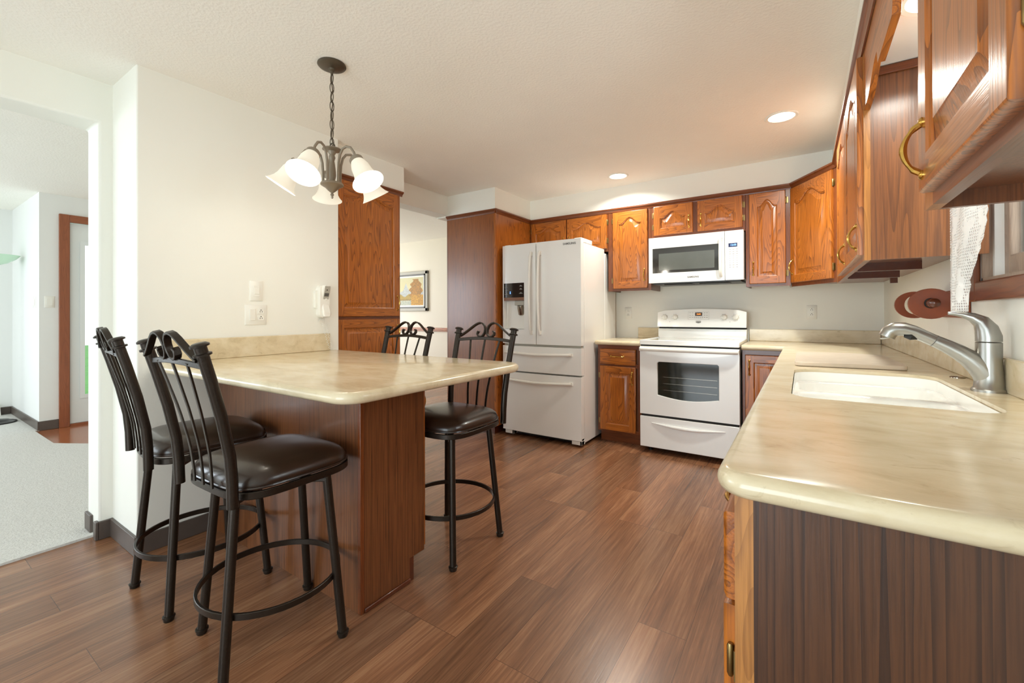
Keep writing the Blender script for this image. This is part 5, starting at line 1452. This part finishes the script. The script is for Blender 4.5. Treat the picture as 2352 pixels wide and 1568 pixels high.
ca = cv.data.color_attributes.new('paint', 'FLOAT_COLOR', 'POINT')
def mixc(a, b, f): return tuple(a[i] * (1 - f) + b[i] * f for i in range(3))
rnd = random.Random(3)
for j in range(nz + 1):
    for i in range(nx + 1):
        u, v = i / nx, j / nz; n_ = rnd.random()
        c = mixc((226, 208, 150), (206, 200, 160), v)                       # pale warm sky
        mtn = 0.42 + 0.34 * max(0, 1 - abs(u - 0.52) / 0.17) + 0.05 * math.sin(u * 40)
        if v < mtn: c = mixc((150, 158, 160), (214, 214, 208), n_ * 0.8 + 0.2 * v)
        if v < 0.36 + 0.05 * math.sin(u * 23): c = mixc((196, 150, 60), (150, 140, 70), n_)
        if v < 0.2: c = mixc((150, 160, 150), (206, 204, 180), n_)          # lake
        if abs(v - 0.2) < 0.03: c = mixc((186, 140, 60), (120, 110, 60), n_)
        tw = 0.07 + 0.10 * math.sin(min(1, max(0, v - 0.1) / 0.85) * PI)
        if u > 0.8 - tw + 0.03 * math.sin(v * 31) and u < 0.8 + tw + 0.02 * math.sin(v * 27) and 0.08 < v < 0.95:
            c = mixc((204, 140, 40), (120, 90, 34), n_)
        if v < 0.38 and u > 0.66: c = mixc((226, 170, 40), (150, 104, 30), n_)
        if u < 0.3 and v < 0.42 + 0.1 * math.sin(u * 20) and v > 0.2: c = mixc((206, 160, 60), (130, 110, 50), n_)
        k_ = lin(c)
        ca.data[j * (nx + 1) + i].color = (k_[0], k_[1], k_[2], 1)

# living room: floor lamp, switches, vent
t = thing('floor_lamp', 'torchiere floor lamp with pale green glass bowl in the living room corner', 'lamp', (-7.36, 0.84, 0.012))
lx, ly = -7.36, 0.84
MB().lathe([(0.15, 0), (0.15, 0.012), (0.13, 0.02), (0.10, 0.024), (0.09, 0.034), (0.02, 0.045)], (lx, ly, 0.012), (0, 0, 1), 32).build('base', 'black', t)
MB().lathe([(0.011, 0.05), (0.011, 1.74), (0.03, 1.76)], (lx, ly, 0), (0, 0, 1), 16).build('pole', 'black', t)
MB().lathe([(0.03, 1.755), (0.08, 1.775), (0.14, 1.82), (0.175, 1.862), (0.17, 1.862), (0.13, 1.825), (0.03, 1.77)], (lx, ly, 0), (0, 0, 1), 32, cap=False).build('glass_bowl', 'lamp_glass', t, smooth=80)
t = thing('light_switch', 'white switch plate beside the front door casing', 'switch', (-6.55, 1.12, 1.33), group='living room switch plates')
fm = frame_left(-6.55); plate(t, fm, 1.105, 1.335, 0.075, 0.12); fbox(MB(), fm, 1.085, 1.125, 1.30, 1.37, 0.006, 0.009).build('rocker', 'white_plastic', t)
fm = frame_back(1.03)
t = thing('light_switch', 'white switch plate on the return wall by the corner', 'switch', (-6.75, 1.03, 1.33), group='living room switch plates')
plate(t, fm, -6.75, 1.335, 0.12, 0.12); fbox(MB(), fm, -6.79, -6.71, 1.30, 1.37, 0.006, 0.009).build('rocker', 'white_plastic', t)
t = thing('floor_register', 'white slatted heat register against the living room wall', 'vent', (-7.95, 0.78, 0.012))
MB().prism([(-7.958, 0.013), (-7.87, 0.013), (-7.875, 0.03), (-7.935, 0.135), (-7.958, 0.135)], lambda u, v, w: (u, w, v), 0.63, 0.93).build('housing', 'white_plastic', t, 0.003)
sl = MB()
for k in range(11):
    y = 0.66 + k * 0.024
    sl.tube([(-7.877, y, 0.04), (-7.9305, y + 0.004, 0.124)], 0.003, sect=(0.004, 0.006), upv=(1, 0, 0.6))
sl.build('slats', 'dark_mark', t)
